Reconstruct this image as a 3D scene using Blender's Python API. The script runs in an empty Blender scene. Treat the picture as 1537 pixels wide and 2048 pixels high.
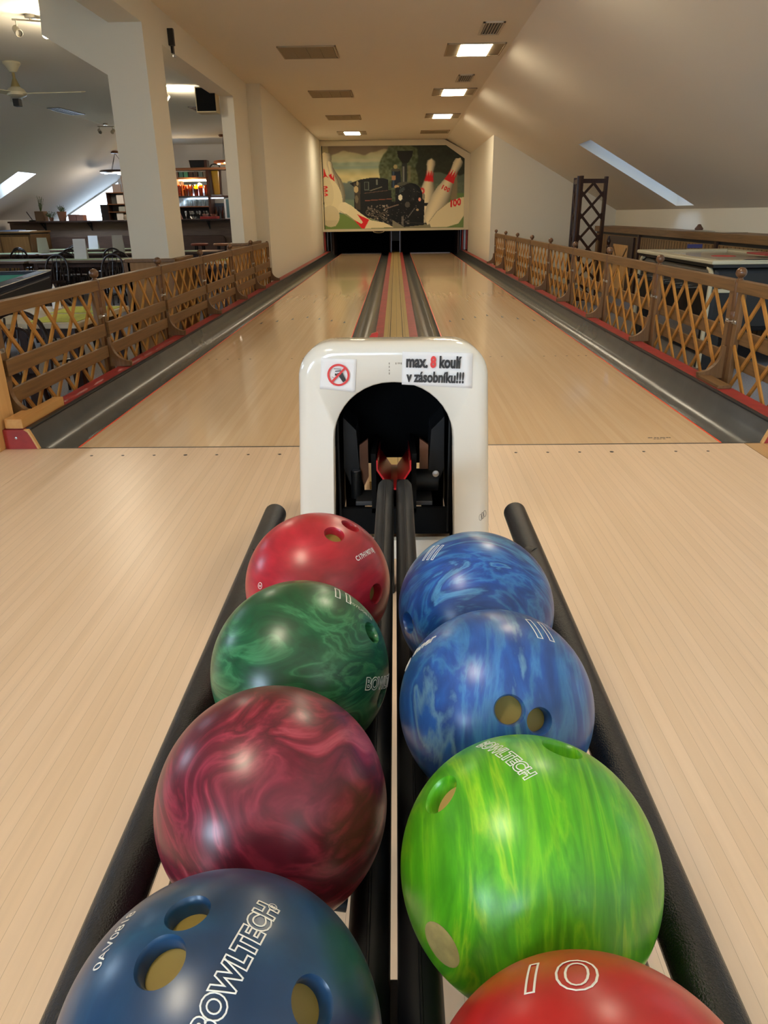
import bpy, bmesh, math, random
import numpy as np
from mathutils import Vector, Matrix
random.seed(7)
SC = bpy.context.scene
COL = SC.collection
PI = math.pi

def srgb(r, g, b):
    f = lambda c: (c/255/12.92) if c/255 <= .04045 else ((c/255+.055)/1.055)**2.4
    return (f(r), f(g), f(b), 1)

# ---------------------------------------------------------------- mesh builder
class MB:
    def __init__(s):
        s.v = []; s.f = []; s.m = []
    def add(s, vs, fs, mi=0):
        o = len(s.v)
        s.v += [tuple(v) for v in vs]
        for f in fs:
            s.f.append(tuple(i+o for i in f)); s.m.append(mi)
        return s
    def box(s, x0, x1, y0, y1, z0, z1, mi=0):
        if x0 > x1: x0, x1 = x1, x0
        if y0 > y1: y0, y1 = y1, y0
        if z0 > z1: z0, z1 = z1, z0
        vs = [(x0,y0,z0),(x1,y0,z0),(x1,y1,z0),(x0,y1,z0),(x0,y0,z1),(x1,y0,z1),(x1,y1,z1),(x0,y1,z1)]
        return s.add(vs, [(3,2,1,0),(4,5,6,7),(0,1,5,4),(1,2,6,5),(2,3,7,6),(3,0,4,7)], mi)
    def bar(s, p, q, w, h, side=None, mi=0):
        p = Vector(p); q = Vector(q); d = (q-p).normalized()
        a = Vector(side).normalized() if side else (d.cross(Vector((0,0,1))) if abs(d.z) < .95 else Vector((1,0,0)))
        a = (a - d*a.dot(d)).normalized(); b = d.cross(a)
        vs = []
        for e in (p, q):
            for i, j in ((-1,-1),(1,-1),(1,1),(-1,1)):
                vs.append(e + a*(i*w/2) + b*(j*h/2))
        return s.add(vs, [(3,2,1,0),(4,5,6,7),(0,1,5,4),(1,2,6,5),(2,3,7,6),(3,0,4,7)], mi)
    def tube(s, pts, r, seg=12, closed=False, mi=0, round_end=False):
        P = [Vector(p) for p in pts]; n = len(P)
        R = list(r) if isinstance(r, (list, tuple)) else [r]*n
        if round_end and not closed:
            r0 = R[0]; r1 = R[-1]; d0 = (P[0]-P[1]).normalized(); d1 = (P[-1]-P[-2]).normalized()
            A = []; AR = []; B = []; BR = []
            for k in range(1, 5):
                a = k/5*PI/2
                A.insert(0, P[0]+d0*(r0*math.sin(a))); AR.insert(0, r0*math.cos(a))
                B.append(P[-1]+d1*(r1*math.sin(a))); BR.append(r1*math.cos(a))
            P = A+P+B; R = AR+R+BR; n = len(P)
        rings = []; prev = None
        for i in range(n):
            if closed: t = P[(i+1) % n]-P[i-1]
            else: t = P[min(i+1, n-1)]-P[max(i-1, 0)]
            t.normalize()
            if prev is None:
                a = t.cross(Vector((0,0,1)))
                if a.length < .05: a = t.cross(Vector((1,0,0)))
            else: a = prev - t*prev.dot(t)
            a.normalize(); prev = a; b = t.cross(a)
            rings.append([P[i]+(a*math.cos(2*PI*k/seg)+b*math.sin(2*PI*k/seg))*R[i] for k in range(seg)])
        vs = [v for ring in rings for v in ring]; fs = []
        for i in range(n if closed else n-1):
            j = (i+1) % n
            for k in range(seg):
                l = (k+1) % seg
                fs.append((i*seg+k, i*seg+l, j*seg+l, j*seg+k))
        if not closed:
            fs.append(tuple(range(seg-1, -1, -1))); fs.append(tuple((n-1)*seg+k for k in range(seg)))
        return s.add(vs, fs, mi)
    def lathe(s, prof, c=(0,0,0), seg=24, M=None, mi=0):
        vs = []; fs = []; n = len(prof); c = Vector(c)
        for r, z in prof:
            for k in range(seg):
                v = Vector((r*math.cos(2*PI*k/seg), r*math.sin(2*PI*k/seg), z))
                vs.append(c + (M @ v if M else v))
        for i in range(n-1):
            for k in range(seg):
                l = (k+1) % seg
                fs.append((i*seg+k, i*seg+l, (i+1)*seg+l, (i+1)*seg+k))
        if prof[0][0] > 1e-6: fs.append(tuple(range(seg-1, -1, -1)))
        if prof[-1][0] > 1e-6: fs.append(tuple((n-1)*seg+k for k in range(seg)))
        return s.add(vs, fs, mi)
    def prism(s, poly, a, b, axis='Y', mi=0):
        n = len(poly)
        mk = {'Y': lambda p, t: (p[0], t, p[1]), 'Z': lambda p, t: (p[0], p[1], t), 'X': lambda p, t: (t, p[0], p[1])}[axis]
        vs = [mk(p, a) for p in poly]+[mk(p, b) for p in poly]
        fs = [tuple(range(n)), tuple(range(2*n-1, n-1, -1))]
        for i in range(n):
            j = (i+1) % n
            fs.append((i, i+n, j+n, j))
        return s.add(vs, fs, mi)
    def xf(s, M, start=0):
        s.v[start:] = [tuple(M @ Vector(v)) for v in s.v[start:]]
        return s
    def build(s, name, mats, parent=None, smooth=False, bevel=0, sharp=40):
        me = bpy.data.meshes.new(name)
        off = wloc(parent) if parent else Vector((0,0,0))
        me.from_pydata([tuple(Vector(v)-off) for v in s.v], [], s.f)
        if not isinstance(mats, (list, tuple)): mats = [mats]
        for m in mats: me.materials.append(m)
        if len(mats) > 1: me.polygons.foreach_set('material_index', s.m)
        bm = bmesh.new(); bm.from_mesh(me)
        bmesh.ops.remove_doubles(bm, verts=bm.verts, dist=1e-6)
        bmesh.ops.recalc_face_normals(bm, faces=bm.faces); bm.to_mesh(me); bm.free()
        if smooth:
            me.polygons.foreach_set('use_smooth', [True]*len(me.polygons))
            me.set_sharp_from_angle(angle=math.radians(sharp))
        o = bpy.data.objects.new(name, me); COL.objects.link(o)
        if parent: o.parent = parent
        if bevel:
            md = o.modifiers.new('bevel', 'BEVEL'); md.width = bevel; md.segments = 2; md.limit_method = 'ANGLE'; md.angle_limit = math.radians(50)
        return o

def wloc(o):
    v = Vector((0,0,0))
    while o: v += o.location; o = o.parent
    return v
def tag(o, label, cat, group=None, kind=None):
    o['label'] = label; o['category'] = cat
    if group: o['group'] = group
    if kind: o['kind'] = kind
    return o
def thing(name, label, cat, loc=(0,0,0), rz=0, group=None):
    o = bpy.data.objects.new(name, None); o.empty_display_size = .05; COL.objects.link(o)
    o.location = loc; o.rotation_euler = (0,0,rz)
    return tag(o, label, cat, group)
def struct(o):
    o['kind'] = 'structure'; return o
def dup(root, loc, rz=None, label=None, group=None):
    def cp(o, par):
        c = o.copy(); COL.objects.link(c)
        if par: c.parent = par
        for ch in o.children: cp(ch, c)
        return c
    r = cp(root, None); r.location = loc
    if rz is not None: r.rotation_euler = (0,0,rz)
    if label: r['label'] = label
    if group: r['group'] = group
    return r
ORD = ['first','second','third','fourth','fifth','sixth','seventh','eighth','ninth','tenth','eleventh','twelfth']

# ---------------------------------------------------------------- materials
def nodes(name):
    m = bpy.data.materials.new(name); m.use_nodes = True
    nt = m.node_tree; b = nt.nodes['Principled BSDF']
    return m, nt, b
def N(nt, t, **k):
    n = nt.nodes.new(t)
    for a, v in k.items():
        if a in n.inputs: n.inputs[a].default_value = v
        else: setattr(n, a, v)
    return n
def L(nt, a, b): nt.links.new(a, b)
def ramp(nt, stops, interp='LINEAR'):
    r = nt.nodes.new('ShaderNodeValToRGB'); e = r.color_ramp.elements; r.color_ramp.interpolation = interp
    while len(e) < len(stops): e.new(.5)
    for i, (p, c) in enumerate(stops): e[i].position = p; e[i].color = c
    return r
def mat(name, col, rough=.5, metal=0., spec=.5, coat=0., bump=None, var=None, trans=0.):
    m, nt, b = nodes(name)
    b.inputs['Base Color'].default_value = col; b.inputs['Roughness'].default_value = rough
    b.inputs['Metallic'].default_value = metal; b.inputs['Specular IOR Level'].default_value = spec
    b.inputs['Coat Weight'].default_value = coat; b.inputs['Coat Roughness'].default_value = .12
    b.inputs['Transmission Weight'].default_value = trans
    tc = N(nt, 'ShaderNodeTexCoord') if (bump or var) else None
    if var:
        n = N(nt, 'ShaderNodeTexNoise', Scale=var[0], Detail=4.)
        L(nt, tc.outputs['Object'], n.inputs['Vector'])
        k = var[1]
        r = ramp(nt, [(.3, tuple(c*(1-k) for c in col[:3])+(1,)), (.7, tuple(min(1, c*(1+k)) for c in col[:3])+(1,))])
        L(nt, n.outputs['Fac'], r.inputs['Fac']); L(nt, r.outputs['Color'], b.inputs['Base Color'])
    if bump:
        n = N(nt, 'ShaderNodeTexNoise', Scale=bump[0], Detail=3.)
        L(nt, tc.outputs['Object'], n.inputs['Vector'])
        bp = N(nt, 'ShaderNodeBump', Strength=bump[1], Distance=bump[2] if len(bump) > 2 else .002)
        L(nt, n.outputs['Fac'], bp.inputs['Height']); L(nt, bp.outputs['Normal'], b.inputs['Normal'])
    return m
def emit(name, col, s):
    m, nt, b = nodes(name)
    b.inputs['Base Color'].default_value = (.8,.8,.8,1)
    b.inputs['Emission Color'].default_value = col; b.inputs['Emission Strength'].default_value = s
    return m
def wood(name, c1, c2, stretch=(40,1.5,40), rough=.45, scale=1.0, coat=0., spec=.4):
    m, nt, b = nodes(name)
    tc = N(nt, 'ShaderNodeTexCoord'); mp = N(nt, 'ShaderNodeMapping'); mp.inputs['Scale'].default_value = stretch
    L(nt, tc.outputs['Object'], mp.inputs['Vector'])
    n = N(nt, 'ShaderNodeTexNoise', Scale=scale, Detail=5., Distortion=.6); L(nt, mp.outputs['Vector'], n.inputs['Vector'])
    r = ramp(nt, [(.3, c1), (.7, c2)]); L(nt, n.outputs['Fac'], r.inputs['Fac'])
    L(nt, r.outputs['Color'], b.inputs['Base Color'])
    b.inputs['Roughness'].default_value = rough; b.inputs['Specular IOR Level'].default_value = spec
    b.inputs['Coat Weight'].default_value = coat; b.inputs['Coat Roughness'].default_value = .15
    return m
def boards(name, ca, cb, line, rough, width=.02733, linew=.03, grain=.12, spec=.5, coat=0., rvar=0.):
    """narrow strips laid along Y, each with its own tint, a fine dark joint between them"""
    m, nt, b = nodes(name)
    tc = N(nt, 'ShaderNodeTexCoord'); sx = N(nt, 'ShaderNodeSeparateXYZ'); L(nt, tc.outputs['Object'], sx.inputs[0])
    d = N(nt, 'ShaderNodeMath', operation='DIVIDE'); d.inputs[1].default_value = width; L(nt, sx.outputs['X'], d.inputs[0])
    fl = N(nt, 'ShaderNodeMath', operation='FLOOR'); L(nt, d.outputs[0], fl.inputs[0])
    fr = N(nt, 'ShaderNodeMath', operation='FRACT'); L(nt, d.outputs[0], fr.inputs[0])
    wn = N(nt, 'ShaderNodeTexWhiteNoise', noise_dimensions='1D'); L(nt, fl.outputs[0], wn.inputs['W'])
    mp = N(nt, 'ShaderNodeMapping'); mp.inputs['Scale'].default_value = (55, 1.6, 1); L(nt, tc.outputs['Object'], mp.inputs['Vector'])
    gn = N(nt, 'ShaderNodeTexNoise', Scale=1., Detail=6., Distortion=.5); L(nt, mp.outputs['Vector'], gn.inputs['Vector'])
    big = N(nt, 'ShaderNodeMapping'); big.inputs['Scale'].default_value = (9, .35, 1); L(nt, tc.outputs['Object'], big.inputs['Vector'])
    bn = N(nt, 'ShaderNodeTexNoise', Scale=1., Detail=2.); L(nt, big.outputs['Vector'], bn.inputs['Vector'])
    a1 = N(nt, 'ShaderNodeMath', operation='MULTIPLY_ADD'); a1.inputs[1].default_value = .45
    L(nt, wn.outputs['Value'], a1.inputs[0])
    g1 = N(nt, 'ShaderNodeMath', operation='MULTIPLY'); g1.inputs[1].default_value = .55; L(nt, bn.outputs['Fac'], g1.inputs[0])
    L(nt, g1.outputs[0], a1.inputs[2])
    mx = N(nt, 'ShaderNodeMix', data_type='RGBA'); mx.inputs['A'].default_value = ca; mx.inputs['B'].default_value = cb
    L(nt, a1.outputs[0], mx.inputs['Factor'])
    gm = ramp(nt, [(.3, (1-grain,)*3+(1,)), (.65, (1,1,1,1))]); L(nt, gn.outputs['Fac'], gm.inputs['Fac'])
    mu = N(nt, 'ShaderNodeMix', data_type='RGBA', blend_type='MULTIPLY'); mu.inputs['Factor'].default_value = 1
    L(nt, mx.outputs['Result'], mu.inputs['A']); L(nt, gm.outputs['Color'], mu.inputs['B'])
    cm = N(nt, 'ShaderNodeMath', operation='COMPARE'); cm.inputs[1].default_value = 0.; cm.inputs[2].default_value = linew; L(nt, fr.outputs[0], cm.inputs[0])
    ml = N(nt, 'ShaderNodeMix', data_type='RGBA'); ml.inputs['B'].default_value = line
    L(nt, cm.outputs[0], ml.inputs['Factor']); L(nt, mu.outputs['Result'], ml.inputs['A'])
    L(nt, ml.outputs['Result'], b.inputs['Base Color'])
    b.inputs['Roughness'].default_value = rough; b.inputs['Specular IOR Level'].default_value = spec
    b.inputs['Coat Weight'].default_value = coat; b.inputs['Coat Roughness'].default_value = .05
    return m
def glassy(name, tint=(1,1,1,1), refl=.08):
    m = bpy.data.materials.new(name); m.use_nodes = True; nt = m.node_tree
    nt.nodes.remove(nt.nodes['Principled BSDF']); out = nt.nodes['Material Output']
    t = N(nt, 'ShaderNodeBsdfTransparent'); t.inputs['Color'].default_value = tint
    g = N(nt, 'ShaderNodeBsdfGlossy', Roughness=.03)
    mx = N(nt, 'ShaderNodeMixShader'); mx.inputs[0].default_value = refl
    L(nt, t.outputs[0], mx.inputs[1]); L(nt, g.outputs[0], mx.inputs[2]); L(nt, mx.outputs[0], out.inputs['Surface'])
    return m

M = {}
M['plaster'] = mat('cream_plaster', (.77,.72,.59,1), .9, spec=.2, bump=(120,.12,.003))
M['plaster_white'] = mat('white_plaster', (.82,.80,.77,1), .9, spec=.2, bump=(120,.12,.003))
M['ceil'] = mat('ceiling_paint', (.80,.74,.62,1), .95, spec=.1, bump=(60,.05,.003))
M['carpet'] = mat('grey_carpet', (.20,.19,.19,1), .95, spec=.1, var=(90,.25))
M['approach'] = boards('approach_maple', srgb(225,195,161), srgb(237,209,179), srgb(158,130,102), .34, linew=.016, grain=.07)
M['lane'] = boards('lane_maple', srgb(218,185,144), srgb(231,201,164), srgb(206,172,130), .13, linew=.016, grain=.06, coat=.25)
M['edge_board'] = boards('edge_wood', srgb(190,148,98), srgb(205,165,115), srgb(150,110,70), .4, width=.09, grain=.15)
M['orange'] = mat('orange_red_strip', srgb(236,78,44), .4)
M['dark'] = mat('dark_rubber', (.012,.012,.012,1), .5)
M['black'] = mat('black_paint', (.006,.006,.006,1), .45)
M['blackgloss'] = mat('black_gloss', (.008,.008,.009,1), .2)
M['red_paint'] = mat('red_painted_wood', srgb(150,42,38), .5, var=(14,.2))
M['tan_wood'] = wood('pale_pine', srgb(196,150,92), srgb(216,172,112), (30,30,2))
M['pine'] = wood('pine_block', srgb(190,138,74), srgb(206,158,96), (30,2,30))
M['oak'] = wood('brown_oak', srgb(104,76,44), srgb(130,96,58), (60,2.5,60), .45)
M['oak_v'] = wood('brown_oak_upright', srgb(102,74,44), srgb(128,94,58), (60,60,2.5), .45)
M['walnut'] = wood('turned_oak', srgb(86,56,34), srgb(112,78,48), (50,50,3), .3, coat=.2)
M['slat'] = wood('orange_pine_slat', srgb(160,108,44), srgb(188,134,64), (50,6,6), .4)
M['dado'] = wood('oak_panel', srgb(140,100,56), srgb(160,118,68), (40,40,2), .5)
M['darkwood'] = wood('dark_stained_wood', srgb(44,26,18), srgb(66,40,28), (40,40,3), .35)
M['bent'] = wood('bentwood', srgb(26,15,12), srgb(44,26,20), (20,20,20), .3)
M['board_brown'] = wood('brown_partition', srgb(122,100,86), srgb(140,116,98), (3,3,30), .7)
M['bench'] = wood('bench_brown', srgb(92,68,56), srgb(110,82,66), (3,20,20), .6)
M['screw'] = mat('steel', (.5,.5,.5,1), .3, 1.)
M['white_paper'] = mat('white_paper', srgb(232,230,228), .7, spec=.2)
M['ink'] = mat('dark_ink', srgb(44,42,42), .6)
M['ink_red'] = mat('red_ink', srgb(214,60,58), .6)
M['hood'] = mat('white_gelcoat', srgb(224,219,206), .16, spec=.6, coat=.5)
# ---------------------------------------------------------------- camera
def camera():
    cd = bpy.data.cameras.new('camera'); cam = bpy.data.objects.new('camera', cd); COL.objects.link(cam)
    p, yaw, roll = .39116749, .01975057, -.01355722
    cy, sy = math.cos(yaw), math.sin(yaw)
    r = Vector((cy, sy, 0)); f0 = Vector((-sy, cy, 0))
    f = f0*math.cos(p)+Vector((0,0,-math.sin(p))); u = f0*math.sin(p)+Vector((0,0,math.cos(p)))
    r2 = r*math.cos(roll)+u*math.sin(roll); u2 = u*math.cos(roll)-r*math.sin(roll)
    mw = Matrix.Identity(4)
    for i in range(3):
        mw[i][0] = r2[i]; mw[i][1] = u2[i]; mw[i][2] = -f[i]
    mw.translation = Vector((-.0025, -3.0913, .9549)); cam.matrix_world = mw
    cd.sensor_fit = 'HORIZONTAL'; cd.sensor_width = 36; cd.lens = 1444.68/1537*36
    cd.clip_start = .02; cd.clip_end = 100
    SC.camera = cam
camera()

ZF = -.40                      # floor of the room round the lanes
HC = 2.62                      # flat ceiling
XR, XL = 1.25, -5.65           # where the slopes begin
SR, SL = 4.25, -8.71           # knee walls
zr = lambda x: HC-.55*(x-XR)
zl = lambda x: HC+.55*(x-XL)
YB, YE = -6.5, 17.0            # rear wall and far wall

# ---------------------------------------------------------------- shell
struct(MB().box(-9.2, 4.8, YB-.3, 19.2, ZF-.2, ZF).build('floor', M['carpet']))
struct(MB().box(XL, XR, YB-.3, 19.2, HC, HC+.25).build('ceiling', M['ceil']))
def slope(name, xa, xb, zfun, holes, y0, y1, m):
    """sloping ceiling slab with skylight shafts cut straight through it"""
    mb = MB(); T = .32
    xs = sorted({xa, xb, *[h[0] for h in holes], *[h[1] for h in holes]}); ys = sorted({y0, y1, *[h[2] for h in holes], *[h[3] for h in holes]})
    for i in range(len(xs)-1):
        for j in range(len(ys)-1):
            a, b_, c, d = xs[i], xs[i+1], ys[j], ys[j+1]
            if any(h[0] <= a and b_ <= h[1] and h[2] <= c and d <= h[3] for h in holes): continue
            za, zb = zfun(a), zfun(b_)
            mb.add([(a,c,za),(b_,c,zb),(b_,d,zb),(a,d,za)], [(0,1,2,3)])
            mb.add([(a,c,za+T),(b_,c,zb+T),(b_,d,zb+T),(a,d,za+T)], [(3,2,1,0)])
    for a, b_, c, d in holes:
        za, zb = zfun(a), zfun(b_)
        q = [(a,c,za),(b_,c,zb),(b_,d,zb),(a,d,za)]
        vs = q+[(x,y,z+T) for x,y,z in q]
        mb.add(vs, [(0,4,5,1),(1,5,6,2),(2,6,7,3),(3,7,4,0)])
    for a in (xa, xb):
        z = zfun(a); mb.add([(a,y0,z),(a,y1,z),(a,y1,z+T),(a,y0,z+T)], [(0,1,2,3)])
    for c in (y0, y1):
        mb.add([(xa,c,zfun(xa)),(xb,c,zfun(xb)),(xb,c,zfun(xb)+T),(xa,c,zfun(xa)+T)], [(0,1,2,3)])
    o = struct(mb.build(name, m))
    return o
HR = [(2.65, 4.17, 7.92, 8.62), (2.65, 4.17, 1.6, 2.5), (2.4, 4.17, -1.9, -.9), (2.4, 4.17, -4.9, -3.9)]
HL = [(-8.0, -7.17, 11.95, 12.7), (-8.2, -7.0, 5.5, 6.3), (-8.2, -6.9, .4, 1.3)]
slope('ceiling_slope_right', XR, SR+.2, zr, HR, YB-.3, 19.2, M['ceil'])
slope('ceiling_slope_left', XL, SL-.25, zl, HL, YB-.3, 19.2, M['plaster_white'])
M['glass'] = glassy('window_glass', (.96,.98,1,1), .05)
M['glass_dim'] = glassy('dimmed_skylight_glass', (.085,.10,.125,1), .04); M['glass_tint'] = glassy('tinted_skylight_glass', (.40,.44,.50,1), .04)  # pane tints added to dim the daylight through the right skylights
M['frame'] = mat('window_frame_paint', srgb(214,214,210), .4)
nwin = 0
def skylight(h, zfun, gl='glass'):
    global nwin; nwin += 1
    a, b_, c, d = h; T = .26; k = .05
    mb = MB()
    z = lambda x: zfun(x)+T
    for (x0,x1,y0,y1) in ((a,b_,c,c+k),(a,b_,d-k,d),(min(a,b_),min(a,b_)+k,c,d),(max(a,b_)-k,max(a,b_),c,d)):
        q = [(x0,y0,z(x0)),(x1,y0,z(x1)),(x1,y1,z(x1)),(x0,y1,z(x0))]
        mb.add(q+[(x,y,zz+.05) for x,y,zz in q], [(3,2,1,0),(4,5,6,7),(0,1,5,4),(1,2,6,5),(2,3,7,6),(3,0,4,7)])
    f = struct(mb.build('window_%d' % nwin, M['frame']))
    g = MB().add([(a,c,z(a)+.025),(b_,c,z(b_)+.025),(b_,d,z(b_)+.025),(a,d,z(a)+.025)], [(0,1,2,3)]).build('pane', M[gl], f)
    # daylight portal in the opening
    ld = bpy.data.lights.new('skylight_portal', 'AREA'); ld.shape = 'RECTANGLE'
    lx = math.hypot(b_-a, zfun(b_)-zfun(a)); ld.size = lx; ld.size_y = d-c; ld.cycles.is_portal = True
    lo = bpy.data.objects.new('skylight_portal', ld); COL.objects.link(lo)
    u = Vector((b_-a, 0, zfun(b_)-zfun(a))).normalized(); w = Vector((0,1,0)); n = u.cross(w)
    if n.z < 0: w = -w; n = -n
    mw = Matrix.Identity(4)
    for i in range(3): mw[i][0] = u[i]; mw[i][1] = w[i]; mw[i][2] = n[i]
    xm = (a+b_)/2; mw.translation = Vector((xm, (c+d)/2, zfun(xm)+.33)); lo.matrix_world = mw
for i, h in enumerate(HR): skylight(h, zr, 'glass_tint' if i else 'glass_dim')
for h in HL: skylight(h, zl)

struct(MB().box(SR, SR+.2, YB-.3, 12.03, ZF, zr(SR)+.05).build('wall_right', M['plaster']))
struct(MB().box(SL-.25, SL, YB-.3, YE, ZF, zl(SL)+.06).build('wall_left', M['plaster_white']))
# end gable on the right and the return wall beside the lanes
struct(MB().prism([(1.84,zr(1.84)+.1),(SR+.2,zr(SR+.2)+.1),(SR+.2,ZF),(1.84,ZF)], 12.03, 16.6).build('wall_gable_right', M['plaster']))
# wall on the left of the pin end
struct(MB().box(-2.2, -1.84, 8.2, 19.0, ZF, HC).build('wall_lane_left', M['plaster']))
# far wall of the bar with its gable window
struct(MB().box(-7.05, -2.2, YE, YE+.2, ZF, HC).build('wall_back', M['plaster_white']))
struct(MB().box(SL-.25, -7.05, YE, YE+.2, ZF, .55).build('wall_back_sill', M['plaster_white']))
gw = [(SL+.02,.55),(-7.05,.55),(-7.05,zl(-7.05)),(SL+.02,zl(SL+.02))]
fr = MB()
for i in range(4):
    p, q = gw[i], gw[(i+1) % 4]
    fr.bar((p[0],YE+.1,p[1]), (q[0],YE+.1,q[1]), .07, .07, side=(0,1,0))
nwin += 1
fw = struct(fr.build('window_%d' % nwin, M['frame']))
MB().add([(x,YE+.12,z) for x,z in gw], [(0,1,2,3)]).build('pane', M['glass'], fw)
def portal(name, c, sx, sz, rot):
    ld = bpy.data.lights.new(name, 'AREA'); ld.shape = 'RECTANGLE'; ld.size = sx; ld.size_y = sz; ld.cycles.is_portal = True
    lo = bpy.data.objects.new(name, ld); COL.objects.link(lo); lo.location = c; lo.rotation_euler = rot
portal('gable_portal', (-7.88, YE+.24, 1.1), 1.7, 1.3, (-PI/2, 0, 0))
# rear wall with two windows, behind the photographer
RW = [(-5.2,-3.4), (-1.7,.1), (.55,2.35)]
rw = MB(); zs = (.75, 2.05)
rw.box(-9.2, 4.8, YB-.25, YB, ZF, zs[0]); rw.box(-9.2, 4.8, YB-.25, YB, zs[1], HC+.2)
xs = [-9.2]+[x for w in RW for x in w]+[4.8]
for i in range(0, len(xs), 2): rw.box(xs[i], xs[i+1], YB-.25, YB, zs[0], zs[1])
struct(rw.build('wall_front', M['plaster_white']))
for x0, x1 in RW:
    nwin += 1; fr = MB(); k = .06
    fr.box(x0,x1,YB-.16,YB-.08,zs[0],zs[0]+k); fr.box(x0,x1,YB-.16,YB-.08,zs[1]-k,zs[1])
    fr.box(x0,x0+k,YB-.16,YB-.08,*zs); fr.box(x1-k,x1,YB-.16,YB-.08,*zs); fr.box((x0+x1)/2-k/2,(x0+x1)/2+k/2,YB-.16,YB-.08,*zs)
    o = struct(fr.build('window_%d' % nwin, M['frame']))
    MB().add([(x0,YB-.12,zs[0]),(x1,YB-.12,zs[0]),(x1,YB-.12,zs[1]),(x0,YB-.12,zs[1])], [(0,1,2,3)]).build('pane', M['glass'], o)
    portal('rear_portal', ((x0+x1)/2, YB-.3, sum(zs)/2), x1-x0, zs[1]-zs[0], (PI/2, 0, 0))

# columns and beams between lanes and bar
PX = -2.03
struct(MB().prism([(-2.37,ZF),(PX,ZF),(PX,HC),(-2.83,HC),(-2.85,2.325),(-2.36,2.04)], 3.73, 4.25).build('pillar_1', M['plaster']))
struct(MB().box(-2.2, PX, 7.24, 8.2, ZF, HC).build('pillar_2', M['plaster']))
struct(MB().box(-2.26, PX, 4.25, 7.24, 2.345, HC).build('beam', M['plaster']))
struct(MB().box(-2.30, PX, YB, 3.73, 2.404, HC).build('beam', M['plaster']))
def wainscot(x0, x1, y0, y1, zt, label):
    t = thing('pillar_wainscot', label, 'wainscot', ((x0+x1)/2, (y0+y1)/2, ZF))
    p = MB()
    for a in ((x0,x1,y0,y0+.025),(x0,x1,y1-.025,y1),(x0,x0+.025,y0,y1),(x1-.025,x1,y0,y1)): p.box(*a, ZF, zt-.03)
    p.build('panel', M['dado'], t)
    c = MB()
    for a in ((x0-.015,x1+.015,y0-.015,y0+.03),(x0-.015,x1+.015,y1-.03,y1+.015),(x0-.015,x0+.03,y0,y1),(x1-.03,x1+.015,y0,y1)): c.box(*a, zt-.03, zt)
    c.build('cap_rail', M['oak'], t, bevel=.004)
    k = MB()
    for a in ((x0-.012,x1+.012,y0-.012,y0+.02),(x1-.02,x1+.012,y0,y1)): k.box(*a, ZF, ZF+.09)
    for x, y in ((x0,y0),(x1,y0),(x1,y1)): k.box(x-.03, x+.006, y-.006, y+.03, ZF+.09, zt-.03)
    k.build('corner_trim', M['oak_v'], t)
wainscot(-2.41, -1.985, 3.70, 4.31, .612, 'oak wainscot box round the foot of the near white pillar')
wainscot(-2.24, -1.985, 7.20, 8.18, .618, 'oak wainscot box round the foot of the far pillar by the lane wall')

# ---------------------------------------------------------------- approach
struct(MB().box(-1.53, 1.53, YB, -.006, ZF, 0).build('approach_floor', M['approach']))
struct(MB().box(-2.6, -1.532, YB, -.006, ZF, 0).build('approach_edge_left', M['approach']))
struct(MB().box(1.532, 2.6, YB, -.006, ZF, 0).build('approach_edge_right', M['edge_board']))
struct(MB().box(-1.62, 1.62, -.0055, .0055, ZF, .0002).build('trim_1', M['dark']))
for s in (-1, 1):
    for k in range(7):
        x = s*(.3727+.1367*(k+1))
        r = .0085 if k == 3 else .0065
        o = MB().lathe([(0,.0006),(r,.0006),(r,0)], (x,-.115,0), 12).build('approach_dot', M['dark'])
        nth = k if s > 0 else 6-k
        tag(o, 'small dark guide dot in the approach before the %s lane, %s from the left' % ('left' if s < 0 else 'right', ORD[nth]), 'floor marker', 'approach guide dots')

# ---------------------------------------------------------------- lanes
G, W, YL = .3727, 1.066, 17.25
def lane(s, name):
    t = thing('bowling_lane', '%s bowling lane of pale maple strips with orange edges' % name, 'bowling lane', (s*(G+W/2), 0, 0), group='the two bowling lanes')
    a, b_ = sorted((s*G, s*(G+W)))
    MB().box(a+.008, b_-.008, .006, YL, -.2, 0).build('lane_bed', M['lane'], t)
    MB().box(a, a+.008, .006, YL, -.06, .001).build('edge_strip', M['orange'], t)
    MB().box(b_-.008, b_, .006, YL, -.06, .001).build('edge_strip', M['orange'], t)
    for k in range(7):
        x = a+.1367*(k+1)*.975+.008; y = 4.02+.133*(3-abs(k-3))
        MB().add([(x-.012,y-.07,.0008),(x+.012,y-.07,.0008),(x,y+.07,.0008)], [(0,1,2)]).build('arrow_marker', M['ink'], t)
    for bd in (3, 5, 8, 11, 14, 25, 28, 31, 34, 36):
        MB().lathe([(0,.0008),(.007,.0008),(.007,0)], (a+bd*W/39, 2.134, 0), 10).build('dot_marker', M['ink'], t)
    return t
lane(-1, 'left'); rl = lane(1, 'right')
mk = MB()
for i, w in enumerate((.012,.006,.010,.008,.012,.009,.011,.007)):
    mk.box(1.14+i*.0135, 1.14+i*.0135+w, .085, .093, 0, .0007)
for i, w in enumerate((.010,.012,.008,.011)):
    mk.box(1.158+i*.014, 1.158+i*.014+w, .066, .071, 0, .0007)
mk.build('maker_mark', M['ink'], rl)

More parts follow.
